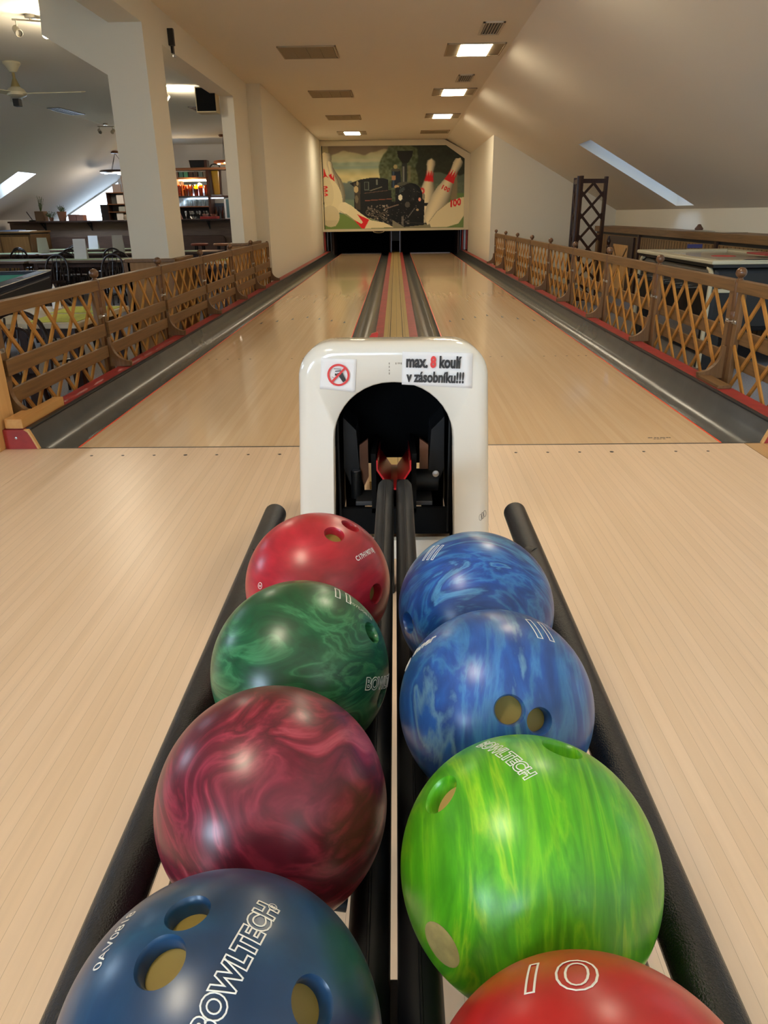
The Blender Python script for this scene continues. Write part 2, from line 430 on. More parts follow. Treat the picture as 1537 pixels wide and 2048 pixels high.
gut = mat('gutter_plastic', (.085,.088,.084,1), .24, spec=.5, var=(5,.12))
def gutter(s, name):
    xo = G+W
    pr = [(xo,-.004),(xo+.012,-.032),(xo+.05,-.052),(xo+.10,-.056),(xo+.145,-.040),(xo+.172,-.008),(xo+.188,.035),(xo+.2,.088)]
    t = thing('lane_gutter', 'grey curved plastic gutter along the outer %s edge of the lanes' % name, 'gutter', (s*(xo+.1), .006, -.056))
    poly = [(s*x, z) for x, z in pr]+[(s*(x+.006), z-.006) for x, z in reversed(pr)]
    MB().prism(poly, .006, YL+.3).build('channel', gut, t, smooth=True)
    MB().box(s*(xo+.194), s*(xo+.219), .006, 16.45, .085, .0955).build('rubber_lip', M['dark'], t, bevel=.003)
gutter(-1, 'left'); gutter(1, 'right')
def inner_gutter(s, name):
    pr = [(G,-.004),(G-.012,-.034),(G-.05,-.055),(G-.11,-.058),(G-.15,-.045),(G-.178,-.02),(G-.198,.024)]
    t = thing('lane_gutter', 'dark inner gutter between the %s lane and the ball return track' % name, 'gutter', (s*.28, .3, -.058))
    poly = [(s*x, z) for x, z in pr]+[(s*(x-.004), z-.006) for x, z in reversed(pr)]
    MB().prism(poly, -.001, YL+.3).build('channel', gut, t, smooth=True)
inner_gutter(-1, 'left'); inner_gutter(1, 'right')
# return track between the lanes
yw = boards('track_wood', srgb(186,158,96), srgb(200,172,112), srgb(110,90,55), .3, width=.0700, linew=.05, grain=.1)
t = thing('ball_return_track', 'yellowish wooden ball return track between the two lanes', 'ball return track', (0, 8, 0))
MB().box(-.105, .105, -.55, 17.9, -.06, .03).build('track_boards', yw, t)
MB().box(-.175, -.106, -.001, 17.25, -.06, .028).build('side_strip', M['red_paint'], t)
MB().box(.106, .175, -.001, 17.25, -.06, .028).build('side_strip', M['red_paint'], t)
lm = MB()
for x in (-.052, .052): lm.box(x-.003, x+.003, 0, 17.25, .03, .0308)
lm.build('joint_line', M['ink'], t)
o = MB().prism([(-.238,-.05),(-.140,.029),(-.150,.06),(-.142,.085),(-.147,.102),(-.162,.098),(-.195,.088),(-.222,.05)], 2.66, 2.70).build('red_plastic_tab', mat('red_plastic', srgb(226,72,58), .35))
tag(o, 'small red plastic tab standing in the inner gutter just beyond the white hood', 'plastic tab')

# red ledges that carry the fences
for s, nm in ((-1, 'left'), (1, 'right')):
    x0, x1 = 1.66, 1.755
    t = thing('fence_ledge', 'red painted ledge under the fence on the %s side of the lanes' % nm, 'ledge', (s*1.7, .006, ZF))
    MB().box(s*x0, s*x1, .006, 16.45, ZF, .09).build('ledge_board', M['red_paint'], t)
    face = MB().prism([(s*1.755,0.001),(s*1.755,.088),(s*1.655,.088),(s*1.636,.055),(s*1.612,.001)], -.012, .004).build('end_face', M['red_paint'], t)
    MB().prism([(s*1.661,.090),(s*1.640,.090),(s*1.625,.055),(s*1.604,.001),(s*1.613,.001),(s*1.634,.055),(s*1.645,.078)], -.014, .003).build('end_trim', M['tan_wood'], face)
    MB().lathe([(0,.004),(.006,.003),(.006,0)], (s*1.70,-.012,.052), 12, Matrix.Rotation(PI/2, 3, 'X')).build('screw', M['screw'], face)
o = MB().box(-1.86, -1.757, -.06, .115, 0, 1.05).build('end_post', M['tan_wood'], bevel=.004)
tag(o, 'pale pine board post standing at the foul line by the left fence', 'post')
o = MB().prism([(-1.745,-.002),(-1.665,-.002),(-1.664,.43),(-1.712,.43),(-1.712,.19),(-1.745,.19)], .092, .135, 'Z').build('wood_block', M['pine'], bevel=.002)
tag(o, 'notched yellow pine block lying on the red ledge at the foul line', 'wood block')
o = MB().prism([(1.672,.66),(1.742,.66),(1.742,.93),(1.672,.93)], .0905, .108, 'Z').build('wood_offcut', M['oak'], bevel=.002)
tag(o, 'short grooved board offcut on the red ledge beside the right fence', 'wood offcut')

# ---------------------------------------------------------------- pin end
cream = mat('cream_frame', srgb(214,202,170), .5)
t = thing('masking_unit', 'cream framed masking panel with a painted steam engine and bowling pins', 'masking panel', (0, 16.5, .55))
outer = [(-1.835,.555),(1.838,.565),(1.838,2.29),(1.19,2.612),(-1.835,2.612)]
inner = [(-1.80,.615),(1.716,.617),(1.698,2.185),(1.24,2.483),(-1.80,2.50)]
fm = MB(); n = 5
vs = [(x,16.5,z) for x,z in outer]+[(x,16.5,z) for x,z in inner]+[(x,16.58,z) for x,z in outer]+[(x,16.53,z) for x,z in inner]
fs = []
for i in range(n):
    j = (i+1) % n
    fs += [(i,j,j+n,i+n),(i,i+2*n,j+2*n,j),(i+n,j+n,j+3*n,i+3*n)]
fm.add(vs, fs).build('frame', cream, t)
MURAL_PARENT = t; MURAL_INNER = inner
pitm = mat('pit_black', (.004,.004,.0045,1), .8, spec=.1)
pit = MB()
pit.box(-1.84, 1.84, 18.6, 18.7, -.4, HC); pit.box(-1.84,1.84,17.3,18.6,-.4,-.25)
pit.box(1.84, 1.95, 16.6, 18.7, -.4, HC); pit.box(-1.84,1.84,16.62,18.7,1.2,1.25)
struct(pit.build('wall_pit', pitm))
steel = mat('grey_steel', srgb(120,126,140), .35, .7)
kick = mat('kickback_dark', srgb(52,34,34), .6)
for s in (-1, 1):
    t = thing('kickback_plate', 'dark side plate with red posts inside the %s pin pit' % ('left' if s < 0 else 'right'), 'side plate', (s*1.75, 16.7, 0))
    MB().box(s*1.60, s*1.64, 16.85, 17.9, -.05, .62).build('plate', kick, t)
    MB().box(s*1.79, s*1.83, 16.62, 16.7, .09, .60).build('red_post', M['red_paint'], t)
    MB().box(s*1.735, s*1.75, 16.66, 16.7, .09, .60).build('steel_edge', steel, t)
    MB().box(s*1.655, s*1.665, 16.70, 16.74, .05, .60).build('steel_edge', steel, t)
    if s > 0:
        MB().box(1.69, 1.72, 16.66, 16.7, .09, .60).build('red_post', M['red_paint'], t)
        MB().box(1.755, 1.785, 16.64, 16.68, .09, .60).build('pale_plate', mat('pale_blue_plate', srgb(176,190,214), .4), t)
t = thing('pit_divider', 'steel edged divider above the ball return between the pin pits', 'divider', (0, 16.9, .03))
MB().box(-.15, -.135, 16.75, 18.2, .03, .62).build('side_plate', kick, t); MB().box(.125, .14, 16.75, 18.2, .03, .62).build('side_plate', kick, t)
MB().box(-.118, -.105, 16.7, 16.75, .03, .62).build('steel_edge', steel, t); MB().box(.10, .113, 16.7, 16.75, .03, .62).build('steel_edge', steel, t)
MB().box(-.10, .10, 17.2, 17.3, .3, .62).build('cover_plate', mat('divider_grey', srgb(66,68,66), .5), t)
pale = mat('lit_plank_tint', srgb(150,160,190), .35)  # right tail plank coloured as lit from inside the pit, left copy darker
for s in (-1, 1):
    o = MB().box(s*(G+.01), s*(G+W-.02), YL-.32, YL-.01, .0005, .012).build('tail_plank', pale if s > 0 else mat('unlit_plank_tint', srgb(84,84,90), .4))
    tag(o, '%s plank with painted lighting across the far end of the %s lane' % (('pale blue','right') if s > 0 else ('dark grey','left')), 'lane plank')
o = MB().tube([(-.43+.14*math.cos(a), 16.55, .553-.035*math.sin(a)) for a in [PI*k/10 for k in range(11)]], .006, 8).build('cable_loop', cream, smooth=True)
tag(o, 'pale cable loop hanging below the masking panel', 'cable')
# ---------------------------------------------------------------- ball return hood
HY = -1.15; HX = -.0115
def u_path(hw0, hw1, zt, rc, z0, n=(10, 10, 14)):
    """inverted U: left leg up, corner, top, corner, right leg down; half width hw0 at the floor, hw1 at the top"""
    pts = []; wz = lambda z: hw0+(hw1-hw0)*(z-z0)/(zt-z0)
    zc = zt-rc
    for i in range(n[0]): z = z0+(zc-z0)*i/n[0]; pts.append((-wz(z), z))
    for i in range(n[1]): a = PI-PI/2*i/n[1]; pts.append((-(wz(zc)-rc)+rc*math.cos(a), zc+rc*math.sin(a)))
    for i in range(n[2]+1): x = -(wz(zc)-rc)+2*(wz(zc)-rc)*i/n[2]; pts.append((x, zt))
    for i in range(1, n[1]+1): a = PI/2-PI/2*i/n[1]; pts.append(((wz(zc)-rc)+rc*math.cos(a), zc+rc*math.sin(a)))
    for i in range(1, n[0]+1): z = zc+(z0-zc)*i/n[0]; pts.append((wz(z), z))
    return pts
def hood():
    t = thing('ball_return_hood', 'glossy white ball return hood with a dark arched mouth', 'ball return hood', (HX, -.85, 0))
    n = (10, 10, 14)
    arch = u_path(.178, .164, .537, .1635, .062, n)
    arch_in = u_path(.175, .161, .533, .1605, .062, n)
    rings = []
    rings.append([(x+HX, HY+.03, z) for x, z in arch_in])
    rings.append([(x+HX, HY+.004, z) for x, z in arch_in])
    rings.append([(x+HX, HY, z) for x, z in arch])
    R = .034
    for k in range(7):
        a = k/6*PI/2; ins = R*(1-math.sin(a)); dy = R*(1-math.cos(a))
        rings.append([(x+HX, HY+dy, z) for x, z in u_path(.285-ins, .255-ins, .64-ins, .10-ins*.6, 0, n)])
    for y, zt, sw in ((-1.02,.634,0), (-.92,.615,.004), (-.80,.575,.012), (-.68,.515,.03), (-.58,.43,.055)):
        rings.append([(x+HX, y, z) for x, z in u_path(.285-sw, .255-sw, zt, .10, 0, n)])
    mb = MB(); k = len(rings[0])
    vs = [v for r in rings for v in r]; fs = []
    for i in range(len(rings)-1):
        for j in range(k-1): fs.append((i*k+j, i*k+j+1, (i+1)*k+j+1, (i+1)*k+j))
    mb.add(vs, fs)
    shell = mb.build('shell', M['hood'], t, smooth=True, sharp=50)
    MB().box(HX-.176, HX+.176, HY+.002, HY+.03, 0, .062).build('sill', M['hood'], t, bevel=.003)
    # dark works inside the mouth
    black = mat('works_black', (.004,.004,.004,1), .8, spec=.1)
    gm = mat('works_dark_grey', (.010,.010,.010,1), .5, spec=.3)
    m = MB(); a2 = u_path(.176, .161, .532, .160, .002, n)
    m.add([(x+HX, y, z) for y in (HY+.03, -.62) for x, z in a2], [(j, j+1, k+j+1, k+j) for j in range(k-1)])
    m.build('lining', black, t, smooth=True)
    b = MB(); yb = (-.735, -.72)
    b.box(HX-.17, HX+.17, *yb, .185, .55)
    b.box(HX-.17, HX-.105, *yb, 0, .185); b.box(HX+.094, HX+.17, *yb, 0, .185)
    b.box(HX-.074, HX-.047, *yb, 0, .185); b.box(HX+.041, HX+.068, *yb, 0, .185); b.box(HX-.047, HX+.041, *yb, 0, .150)
    b.box(HX-.105, HX-.074, *yb, .165, .185); b.box(HX+.068, HX+.094, *yb, .165, .185)
    b.build('back_plate', black, t)
    c = MB()
    for s in (-1, 1): c.add([(HX+s*a, y, z) for a in (.052,.066) for y, z in ((-1.10,.13),(-.735,.10),(-.735,.27),(-1.10,.315))], [(0,1,2,3),(4,5,6,7),(0,4,5,1),(1,5,6,2),(2,6,7,3),(3,7,4,0)])
    c.build('channel_side', black, t)
    V = [(-.05,.09),(-.05,.06),(-.012,0),(.012,0),(.05,.06),(.05,.09),(.046,.09),(.046,.063),(.010,.006),(-.010,.006),(-.046,.063),(-.046,.09)]
    rd = MB(); n2 = len(V)
    rd.add([(HX+x, y, z+z0) for y, z0 in ((-1.13,.215),(-.74,.155)) for x, z in V], [tuple(range(n2)), tuple(range(2*n2-1,n2-1,-1))]+[(i,(i+1)%n2,n2+(i+1)%n2,n2+i) for i in range(n2)])
    rd.build('red_chute', mat('red_chute_plastic', srgb(176,24,34), .3), t)
    wd = wood('works_wood', srgb(96,58,36), srgb(116,74,48), (20,20,4), .5)
    for s in (-1, 1):
        MB().prism([(s*.104,.31),(s*.078,.33),(s*.078,.21),(s*.092,.18),(s*.104,.22)], -1.0, -.985).xf(Matrix.Translation((HX,0,0))).build('wooden_cheek', wd, t)
        MB().prism([(s*.150,.40),(s*.112,.36),(s*.104,.22),(s*.098,.18),(s*.130,.18),(s*.152,.24)], -1.01, -.88).xf(Matrix.Translation((HX,0,0))).build('side_guide', gm, t)
        MB().box(HX+s*.045, HX+s*.115, -1.08, -.98, .146, .16).build('mounting_plate', mat('works_grey_steel', (.06,.06,.06,1), .4, .6), t, bevel=.002)
        MB().tube([(HX+s*.160, -1.1, .07), (HX+s*.160, -1.1, .42)], .004, 8).build('tie_rod', gm, t)
    mm = MB().tube([(HX+.06,-1.0,.20),(HX+.135,-1.0,.20)], .034, 20); mm.build('motor', gm, t, smooth=True)
    MB().lathe([(0,.006),(.010,.004),(.010,0)], (HX+.125,-1.045,.235), 12, Matrix.Rotation(PI/2,3,'X')).build('bolt', M['screw'], t)
    MB().tube([(HX-.115,-1.02,.15),(HX-.115,-1.02,.235)], .016, 16).build('spring_pot', gm, t, smooth=True)
    MB().tube([(HX-.115,-1.02,.2355),(HX-.115,-1.02,.238)], .013, 16).build('pot_lid', M['screw'], t)
    MB().box(HX-.165, HX+.165, -1.10, -1.085, .062, .145).build('lower_plate', black, t)
    # old sticker leftovers
    tr = MB(); rr = random.Random(3)
    for i in range(9):
        x = -.022+.0045*i+rr.uniform(-.001,.001)
        if i > 3: tr.box(x, x+.0022, HY-.0006, HY+.001, .583+rr.uniform(-.002,.002), .587)
        else: tr.box(-.0225, -.0205, HY-.0006, HY+.001, .582-.009*i, .586-.009*i+rr.uniform(0,.002))
    tr.build('sticker_residue', mat('glue_residue', srgb(120,112,96), .8), t)
    sc = MB()
    for i in range(3):
        sc.tube([(.240+.006*i+.004*math.cos(a), HY+.0005, .135+.006*i+.010*math.sin(a)) for a in [2*PI*q/12 for q in range(12)]], .0005, 5, closed=True)
    sc.build('pen_scribble', M['ink'], t)
hood()

# ---------------------------------------------------------------- text helpers
def text_mesh(s, size, outline=0., bold=0., sx=1., shear=0., fine=False):
    cu = bpy.data.curves.new('tmp_text', 'FONT'); cu.body = s; cu.size = size; cu.align_x = 'CENTER'; cu.align_y = 'CENTER'
    cu.resolution_u = 4; cu.offset = bold; cu.shear = shear
    if outline:
        cu.fill_mode = 'NONE'; cu.bevel_depth = outline; cu.bevel_resolution = 1
    o = bpy.data.objects.new('tmp_text', cu); COL.objects.link(o); bpy.context.view_layer.update()
    dg = bpy.context.evaluated_depsgraph_get(); me = bpy.data.meshes.new_from_object(o.evaluated_get(dg))
    bm = bmesh.new(); bm.from_mesh(me)
    if outline:
        for k in range(6):
            ed = [e for e in bm.edges if e.calc_length() > .0022]
            if not ed: break
            bmesh.ops.subdivide_edges(bm, edges=ed, cuts=1, use_grid_fill=True)
    bm.verts.index_update()
    vs = [(v.co.x*sx, v.co.y, v.co.z) for v in bm.verts]; fs = [tuple(v.index for v in f.verts) for f in bm.faces]; bm.free()
    bpy.data.objects.remove(o); bpy.data.curves.remove(cu); bpy.data.meshes.remove(me)
    return vs, fs

# paper notices stuck on the hood
def paper(name, label, cat, pts, y):
    """a slightly curled sheet given by its four corners (x, z)"""
    vs = []; fs = []; n = 8
    (a, b_, c, d) = pts
    for i in range(n+1):
        for j in range(n+1):
            u, v = i/n, j/n
            x = (a[0]*(1-u)+b_[0]*u)*(1-v)+(d[0]*(1-u)+c[0]*u)*v
            z = (a[1]*(1-u)+b_[1]*u)*(1-v)+(d[1]*(1-u)+c[1]*u)*v
            e = max(0, u-.8)*.006+max(0, v-.9)*.01+max(0,.12-v)*.012
            vs.append((x, y-e, z))
    for i in range(n):
        for j in range(n): fs.append((i*(n+1)+j, (i+1)*(n+1)+j, (i+1)*(n+1)+j+1, i*(n+1)+j+1))
    o = MB().add(vs, fs).build(name, M['white_paper'], smooth=True)
    md = o.modifiers.new('solid', 'SOLIDIFY'); md.thickness = .0006
    return tag(o, label, cat)
p2 = paper('ball_limit_notice', 'white paper notice with black and red lettering limiting the balls', 'notice', [(.014,.616),(.201,.611),(.202,.516),(.012,.528)], HY-.0012)
def put_text(body, mat_, parent, x0, x1, z, h, y, rot=0., bold=0., ref=None, name='lettering'):
    """lettering fitted between x0 and x1 with ascender height h, standing on z"""
    vs, fs = text_mesh(body, .04, bold=bold)
    rv, _ = text_mesh(ref or body, .04, bold=bold)
    zb = min(v[1] for v in text_mesh('k', .04, bold=bold)[0]); zt = max(v[1] for v in text_mesh('k', .04, bold=bold)[0])
    a, b_ = min(v[0] for v in vs), max(v[0] for v in vs); kx = (x1-x0)/(b_-a); kz = h/(zt-zb); c, s = math.cos(rot), math.sin(rot)
    mid = (a+b_)/2
    out = []
    base = [v for v in vs]
    for v in base:
        px = (v[0]-a)*kx; pz = (v[1]-zb)*kz
        out.append((x0+px*c-pz*s, y, z+px*s+pz*c))
    MB().add(out, fs).build(name, mat_, parent)
yt = HY-.0062
put_text('max.', M['ink'], p2, .0235, .0815, .5745, .0335, yt, -.03, .0017)
put_text('8', M['ink_red'], p2, .0880, .1035, .5728, .0315, yt, -.03, .0020)
put_text('koulí', M['ink'], p2, .1120, .1715, .5718, .0330, yt, -.03, .0017)
put_text('v zásobníku!!!', M['ink'], p2, .0235, .1790, .5355, .0300, yt, -.035, .0015)
p1 = paper('no_drinks_sign', 'small white paper sign with a red ring crossing out a cup', 'sign', [(-.203,.602),(-.108,.597),(-.115,.508),(-.211,.519)], HY-.0012)
cx, cz = -.1585, .556
ring = MB(); A = [2*PI*k/40 for k in range(40)]
ring.add([(cx+r*math.cos(a), yt, cz+r*math.sin(a)) for r in (.0245,.0300) for a in A], [(k, (k+1)%40, 40+(k+1)%40, 40+k) for k in range(40)])
ring.add([(cx-.0205,yt-.0003,cz-.0165),(cx-.0165,yt-.0003,cz-.0205),(cx+.0205,yt-.0003,cz+.0165),(cx+.0165,yt-.0003,cz+.0205)], [(0,1,2,3)])
ring.build('prohibition_ring', M['ink_red'], p1)
cup = MB()
cup.add([(cx+a, yt+.0003, cz+b) for a, b in ((-.004,.004),(.010,.008),(.020,-.014),(.012,-.020))], [(0,1,2,3)])
cup.add([(cx+a, yt+.0003, cz+b) for a, b in ((-.012,.016),(.008,.015),(.008,.0165),(-.012,.0175))], [(0,1,2,3)])
cup.add([(cx+a, yt+.0003, cz+b) for a, b in ((-.009,.009),(.007,.010),(.008,.013),(-.008,.0115))], [(0,1,2,3)])
cup.add([(cx+a, yt+.0003, cz+b) for a, b in ((-.009,.005),(-.003,.002),(-.005,-.002),(-.010,-.001))], [(0,1,2,3)])
cup.add([(cx+a, yt+.0003, cz+b) for a, b in ((-.018,-.004),(-.006,-.010),(-.006,-.011),(-.018,-.0052))], [(0,1,2,3)])
cup.build('cup_pictogram', M['ink'], p1)

# ---------------------------------------------------------------- rack of rails
tube_m = mat('pebbled_black_tube', (.007,.007,.008,1), .26, spec=.5, bump=(620,.7,.0016))
rub = mat('rubber_rail', (.006,.006,.007,1), .5, spec=.25, bump=(90,.15,.001))
RX = -.0075; YN = -3.03
def rack():
    t = thing('ball_rack', 'black tubular ball rack running from the white hood', 'ball rack', (RX, -2.4, 0))
    for s in (-1, 1):
        MB().tube([(RX+s*.238,YN,.405),(RX+s*.238,-1.765,.405)], .0218, 24).build('guard_rail', tube_m, t, smooth=True)
        MB().tube([(RX+s*.1945,YN,.374),(RX+s*.1945,-1.90,.374)], .017, 20).build('lower_rail', tube_m, t, smooth=True)
        r = MB().tube([(RX+s*.0215,YN,.374),(RX+s*.0215,-1.64,.374),(RX+s*.0215,-1.56,.371),(RX+s*.0215,-1.49,.358),(RX+s*.0215,-1.42,.333),(RX+s*.0215,-1.30,.275),(RX+s*.0215,-1.20,.235)], .0186, 20, round_end=True)
        r.build('middle_rail', rub, t, smooth=True)
        MB().tube([(RX+s*.0215,YN,.3922),(RX+s*.0215,-1.64,.3922),(RX+s*.0215,-1.56,.3892),(RX+s*.0215,-1.50,.3780)], .0016, 6).build('rail_ridge', rub, t, smooth=True)
        for y in (-2.0, -2.55):
            MB().tube([(RX+s*.238,y,.388),(RX+s*.2,y,.34),(RX+s*.10,y,.30),(RX+s*.05,y,.29)], .009, 10).build('cross_arm', rub, t, smooth=True)
    MB().prism([(RX-.045,.285),(RX+.045,.285),(RX+.04,0),(RX-.04,0)], -2.96, -2.70).build('pedestal', M['black'], t, bevel=.004)
    MB().box(RX-.04, RX+.04, -3.02, -2.675, .285, .355).build('end_bracket', M['black'], t, bevel=.003)
    MB().box(RX-.035, RX-.004, -1.36, -1.30, 0, .31).build('front_strut', M['black'], t, bevel=.003)
    MB().box(RX+.004, RX+.035, -1.36, -1.30, 0, .31).build('front_strut', M['black'], t, bevel=.003)
    for x in (-.222, .222):
        MB().tube([(RX+x*1.07,-1.98,.405),(RX+x*1.02,-1.97,.405)], .0232, 20).build('tube_sleeve', tube_m, t, smooth=True)
rack()

# ---------------------------------------------------------------- balls
RB = .104
def pearl(name, stops, scale=6., stretch=(1,1,2.6), dist=2.2, rot=(.4,.3,.2), seed=0., rough=.33, fine=.25, soft=.4):
    m, nt, b = nodes(name)
    tc = N(nt, 'ShaderNodeTexCoord'); mp = N(nt, 'ShaderNodeMapping'); mp.inputs['Scale'].default_value = stretch; mp.inputs['Rotation'].default_value = rot
    mp.inputs['Location'].default_value = (seed, seed*.7, seed*1.3)
    L(nt, tc.outputs['Object'], mp.inputs['Vector'])
    w = N(nt, 'ShaderNodeTexNoise', Scale=scale*.8, Detail=2.); L(nt, mp.outputs['Vector'], w.inputs['Vector'])
    vm = N(nt, 'ShaderNodeVectorMath', operation='MULTIPLY_ADD'); vm.inputs[1].default_value = (.09*dist,)*3
    L(nt, w.outputs['Color'], vm.inputs[0]); L(nt, mp.outputs['Vector'], vm.inputs[2])
    n = N(nt, 'ShaderNodeTexNoise', Scale=scale*1.6, Detail=6., Roughness=.55, Distortion=dist*.35); L(nt, vm.outputs[0], n.inputs['Vector'])
    av = [sum(c[k] for _, c in stops)/len(stops) for k in range(3)]
    stops = [(p, tuple(c[k]*(1-soft)+av[k]*soft for k in range(3))+(1,)) for p, c in stops]
    r = ramp(nt, stops); L(nt, n.outputs['Fac'], r.inputs['Fac'])
    n2 = N(nt, 'ShaderNodeTexNoise', Scale=scale*7, Detail=4.); L(nt, vm.outputs[0], n2.inputs['Vector'])
    r2 = ramp(nt, [(.35, (1-fine,)*3+(1,)), (.65, (1,1,1,1))]); L(nt, n2.outputs['Fac'], r2.inputs['Fac'])
    mu = N(nt, 'ShaderNodeMix', data_type='RGBA', blend_type='MULTIPLY'); mu.inputs['Factor'].default_value = 1
    L(nt, r.outputs['Color'], mu.inputs['A']); L(nt, r2.outputs['Color'], mu.inputs['B'])
    L(nt, mu.outputs['Result'], b.inputs['Base Color'])
    b.inputs['Roughness'].default_value = rough; b.inputs['Specular IOR Level'].default_value = .5
    b.inputs['Coat Weight'].default_value = .2; b.inputs['Coat Roughness'].default_value = .25
    n3 = N(nt, 'ShaderNodeTexNoise', Scale=55., Detail=5.); L(nt, tc.outputs['Object'], n3.inputs['Vector'])
    bp = N(nt, 'ShaderNodeBump', Strength=.06, Distance=.001); L(nt, n3.outputs['Fac'], bp.inputs['Height']); L(nt, bp.outputs['Normal'], b.inputs['Normal'])
    return m
S = srgb
BM = {
 'red': pearl('red_pearl', [(.3,S(120,8,24)),(.5,S(176,20,38)),(.62,S(196,36,52)),(.75,S(214,80,88))], 5, dist=1.6),
 'green': pearl('green_pearl', [(.30,S(4,40,26)),(.41,S(16,84,50)),(.46,S(70,140,92)),(.50,S(20,92,54)),(.55,S(8,58,36)),(.60,S(80,146,90)),(.66,S(28,104,60)),(.76,S(10,70,40))], 5.0, (1,1,2.8), 3.4, (.3,.2,.5), 1.7),
 'maroon': pearl('maroon_pearl', [(.30,S(40,5,16)),(.40,S(92,14,36)),(.45,S(160,50,72)),(.49,S(110,20,44)),(.54,S(56,8,22)),(.60,S(150,36,60)),(.65,S(206,96,110)),(.70,S(118,24,52)),(.8,S(84,14,36))], 4.2, (1.4,1,2.4), 3.8, (.9,.2,.3), 4.1, soft=.38),
 'navy': pearl('navy_pearl', [(.3,S(14,28,58)),(.5,S(24,50,88)),(.62,S(28,72,108)),(.74,S(44,108,136))], 5, (1,1,1.6), 2.0, (.2,.6,.1), 2.2),
 'blue': pearl('blue_pearl', [(.30,S(12,28,90)),(.40,S(20,60,144)),(.45,S(60,130,188)),(.49,S(24,72,156)),(.55,S(16,44,118)),(.60,S(96,164,200)),(.66,S(28,84,168)),(.76,S(18,56,136))], 4.6, (1,3.4,1), 2.6, (.5,.3,.9), 6.3),
 'blue2': pearl('blue_pearl_light', [(.30,S(16,36,108)),(.42,S(24,74,160)),(.47,S(70,138,190)),(.51,S(26,82,168)),(.57,S(20,58,138)),(.62,S(126,170,186)),(.67,S(36,100,182)),(.76,S(24,70,152))], 3.6, (3.6,1,1), 2.4, (.2,.3,.4), 8.8, soft=.45),
 'lime': pearl('lime_pearl', [(.30,S(30,128,18)),(.40,S(70,174,22)),(.45,S(130,206,30)),(.49,S(72,172,24)),(.54,S(40,142,24)),(.59,S(92,188,28)),(.64,S(178,226,44)),(.69,S(84,180,26)),(.78,S(48,156,28))], 4.6, (5.2,.8,1.), 1.6, (.2,.1,.25), 3.4, .34, soft=.5),
 'red2': pearl('scarlet', [(.3,S(158,18,22)),(.55,S(186,28,30)),(.8,S(206,60,56))], 3, dist=1.4, seed=9.),
}
khaki = mat('drilled_core', srgb(146,126,62), .5)
khaki2 = mat('drilled_core_pale', srgb(196,158,100), .6)
tex_white = mat('engraved_white', srgb(226,226,220), .6)
tex_cream = mat('engraved_cream', srgb(214,214,176), .6)
def ball(key, name_lab, x, y, z=.46, holes=(), texts=(), core=None, group='bowling balls on the rack'):
    t = thing('bowling_ball', name_lab, 'bowling ball', (x, y, z-RB), group=group)
    c = Vector((0, 0, RB))
    bm = bmesh.new(); bmesh.ops.create_icosphere(bm, subdivisions=6, radius=RB)
    me = bpy.data.meshes.new('body'); bm.to_mesh(me); bm.free()
    body = bpy.data.objects.new('body', me); COL.objects.link(body)
    tmp = []
    for d, r in holes:
        d = Vector(d).normalized(); q = d.to_track_quat('Z', 'Y').to_matrix()
        h0 = math.sqrt(RB*RB-r*r)
        prof = [(0,h0-.055),(r,h0-.055),(r,h0-.004),(r+.0008,h0-.0018),(r+.0022,h0+.0006),(r+.012,h0+.02),(0,h0+.02)]
        co = MB().lathe(prof, (0,0,0), 40, q).build('cutter', M['black'])
        tmp.append(co)
        md = body.modifiers.new('b', 'BOOLEAN'); md.operation = 'DIFFERENCE'; md.object = co; md.solver = 'EXACT'
    if holes:
        bpy.context.view_layer.update()
        dg = bpy.context.evaluated_depsgraph_get(); nm = bpy.data.meshes.new_from_object(body.evaluated_get(dg))
        body.modifiers.clear(); body.data = nm
        for co in tmp: bpy.data.objects.remove(co)
    me = body.data; me.name = 'ball_body'; body.name = 'ball_body'; me.materials.clear(); me.materials.append(BM[key])
    me.polygons.foreach_set('material_index', [0]*len(me.polygons))
    me.polygons.foreach_set('use_smooth', [True]*len(me.polygons)); me.set_sharp_from_angle(angle=math.radians(35))
    body.location = c; body.parent = t
    for d, r in holes:
        d = Vector(d).normalized(); q = d.to_track_quat('Z', 'Y').to_matrix(); h0 = math.sqrt(RB*RB-r*r)
        r2 = r-.0006
        cup = MB().lathe([(r2,h0-.013),(r2,h0-.054),(0,h0-.054),(0,h0-.0545),(r-.0001,h0-.0545),(r-.0001,h0-.0125)], (0,0,0), 32, q)
        o = cup.build('finger_hole', core or khaki, None, smooth=True); o.parent = body; o['label'] = 'drilled hole with a yellowish core'
    for body_t, d, tv, size, kw in texts:
        d = Vector(d).normalized(); e1 = Vector(tv); e1 = (e1-d*e1.dot(d)).normalized(); e2 = d.cross(e1)
        mcol = kw.pop('mat', tex_white); vs, fs = text_mesh(body_t, size, **kw) if body_t else logo(size)
        out = []
        for vx, vy, vz in vs:
            # wrap the flat lettering round the sphere
            th = math.hypot(vx, vy)/RB
            if th < 1e-9: p = d
            else: p = d*math.cos(th)+(e1*vx+e2*vy).normalized()*math.sin(th)
            out.append(p*(RB+.00035+vz*.5))
        o = MB().add(out, fs).build('lettering', mcol); o.parent = body
    return t
def logo(r):
    mb = MB(); mb.tube([(r*math.cos(a), r*math.sin(a), 0) for a in [2*PI*k/24 for k in range(24)]], r*.09, 5, closed=True)
    mb.tube([(-r*.5,r*.3,0),(-r*.25,-r*.4,0),(0,r*.2,0),(r*.25,-r*.4,0),(r*.5,r*.3,0)], r*.09, 5)
    return mb.v, mb.f
O6 = dict(outline=.0005)
fr_, th_ = .0125, .0150
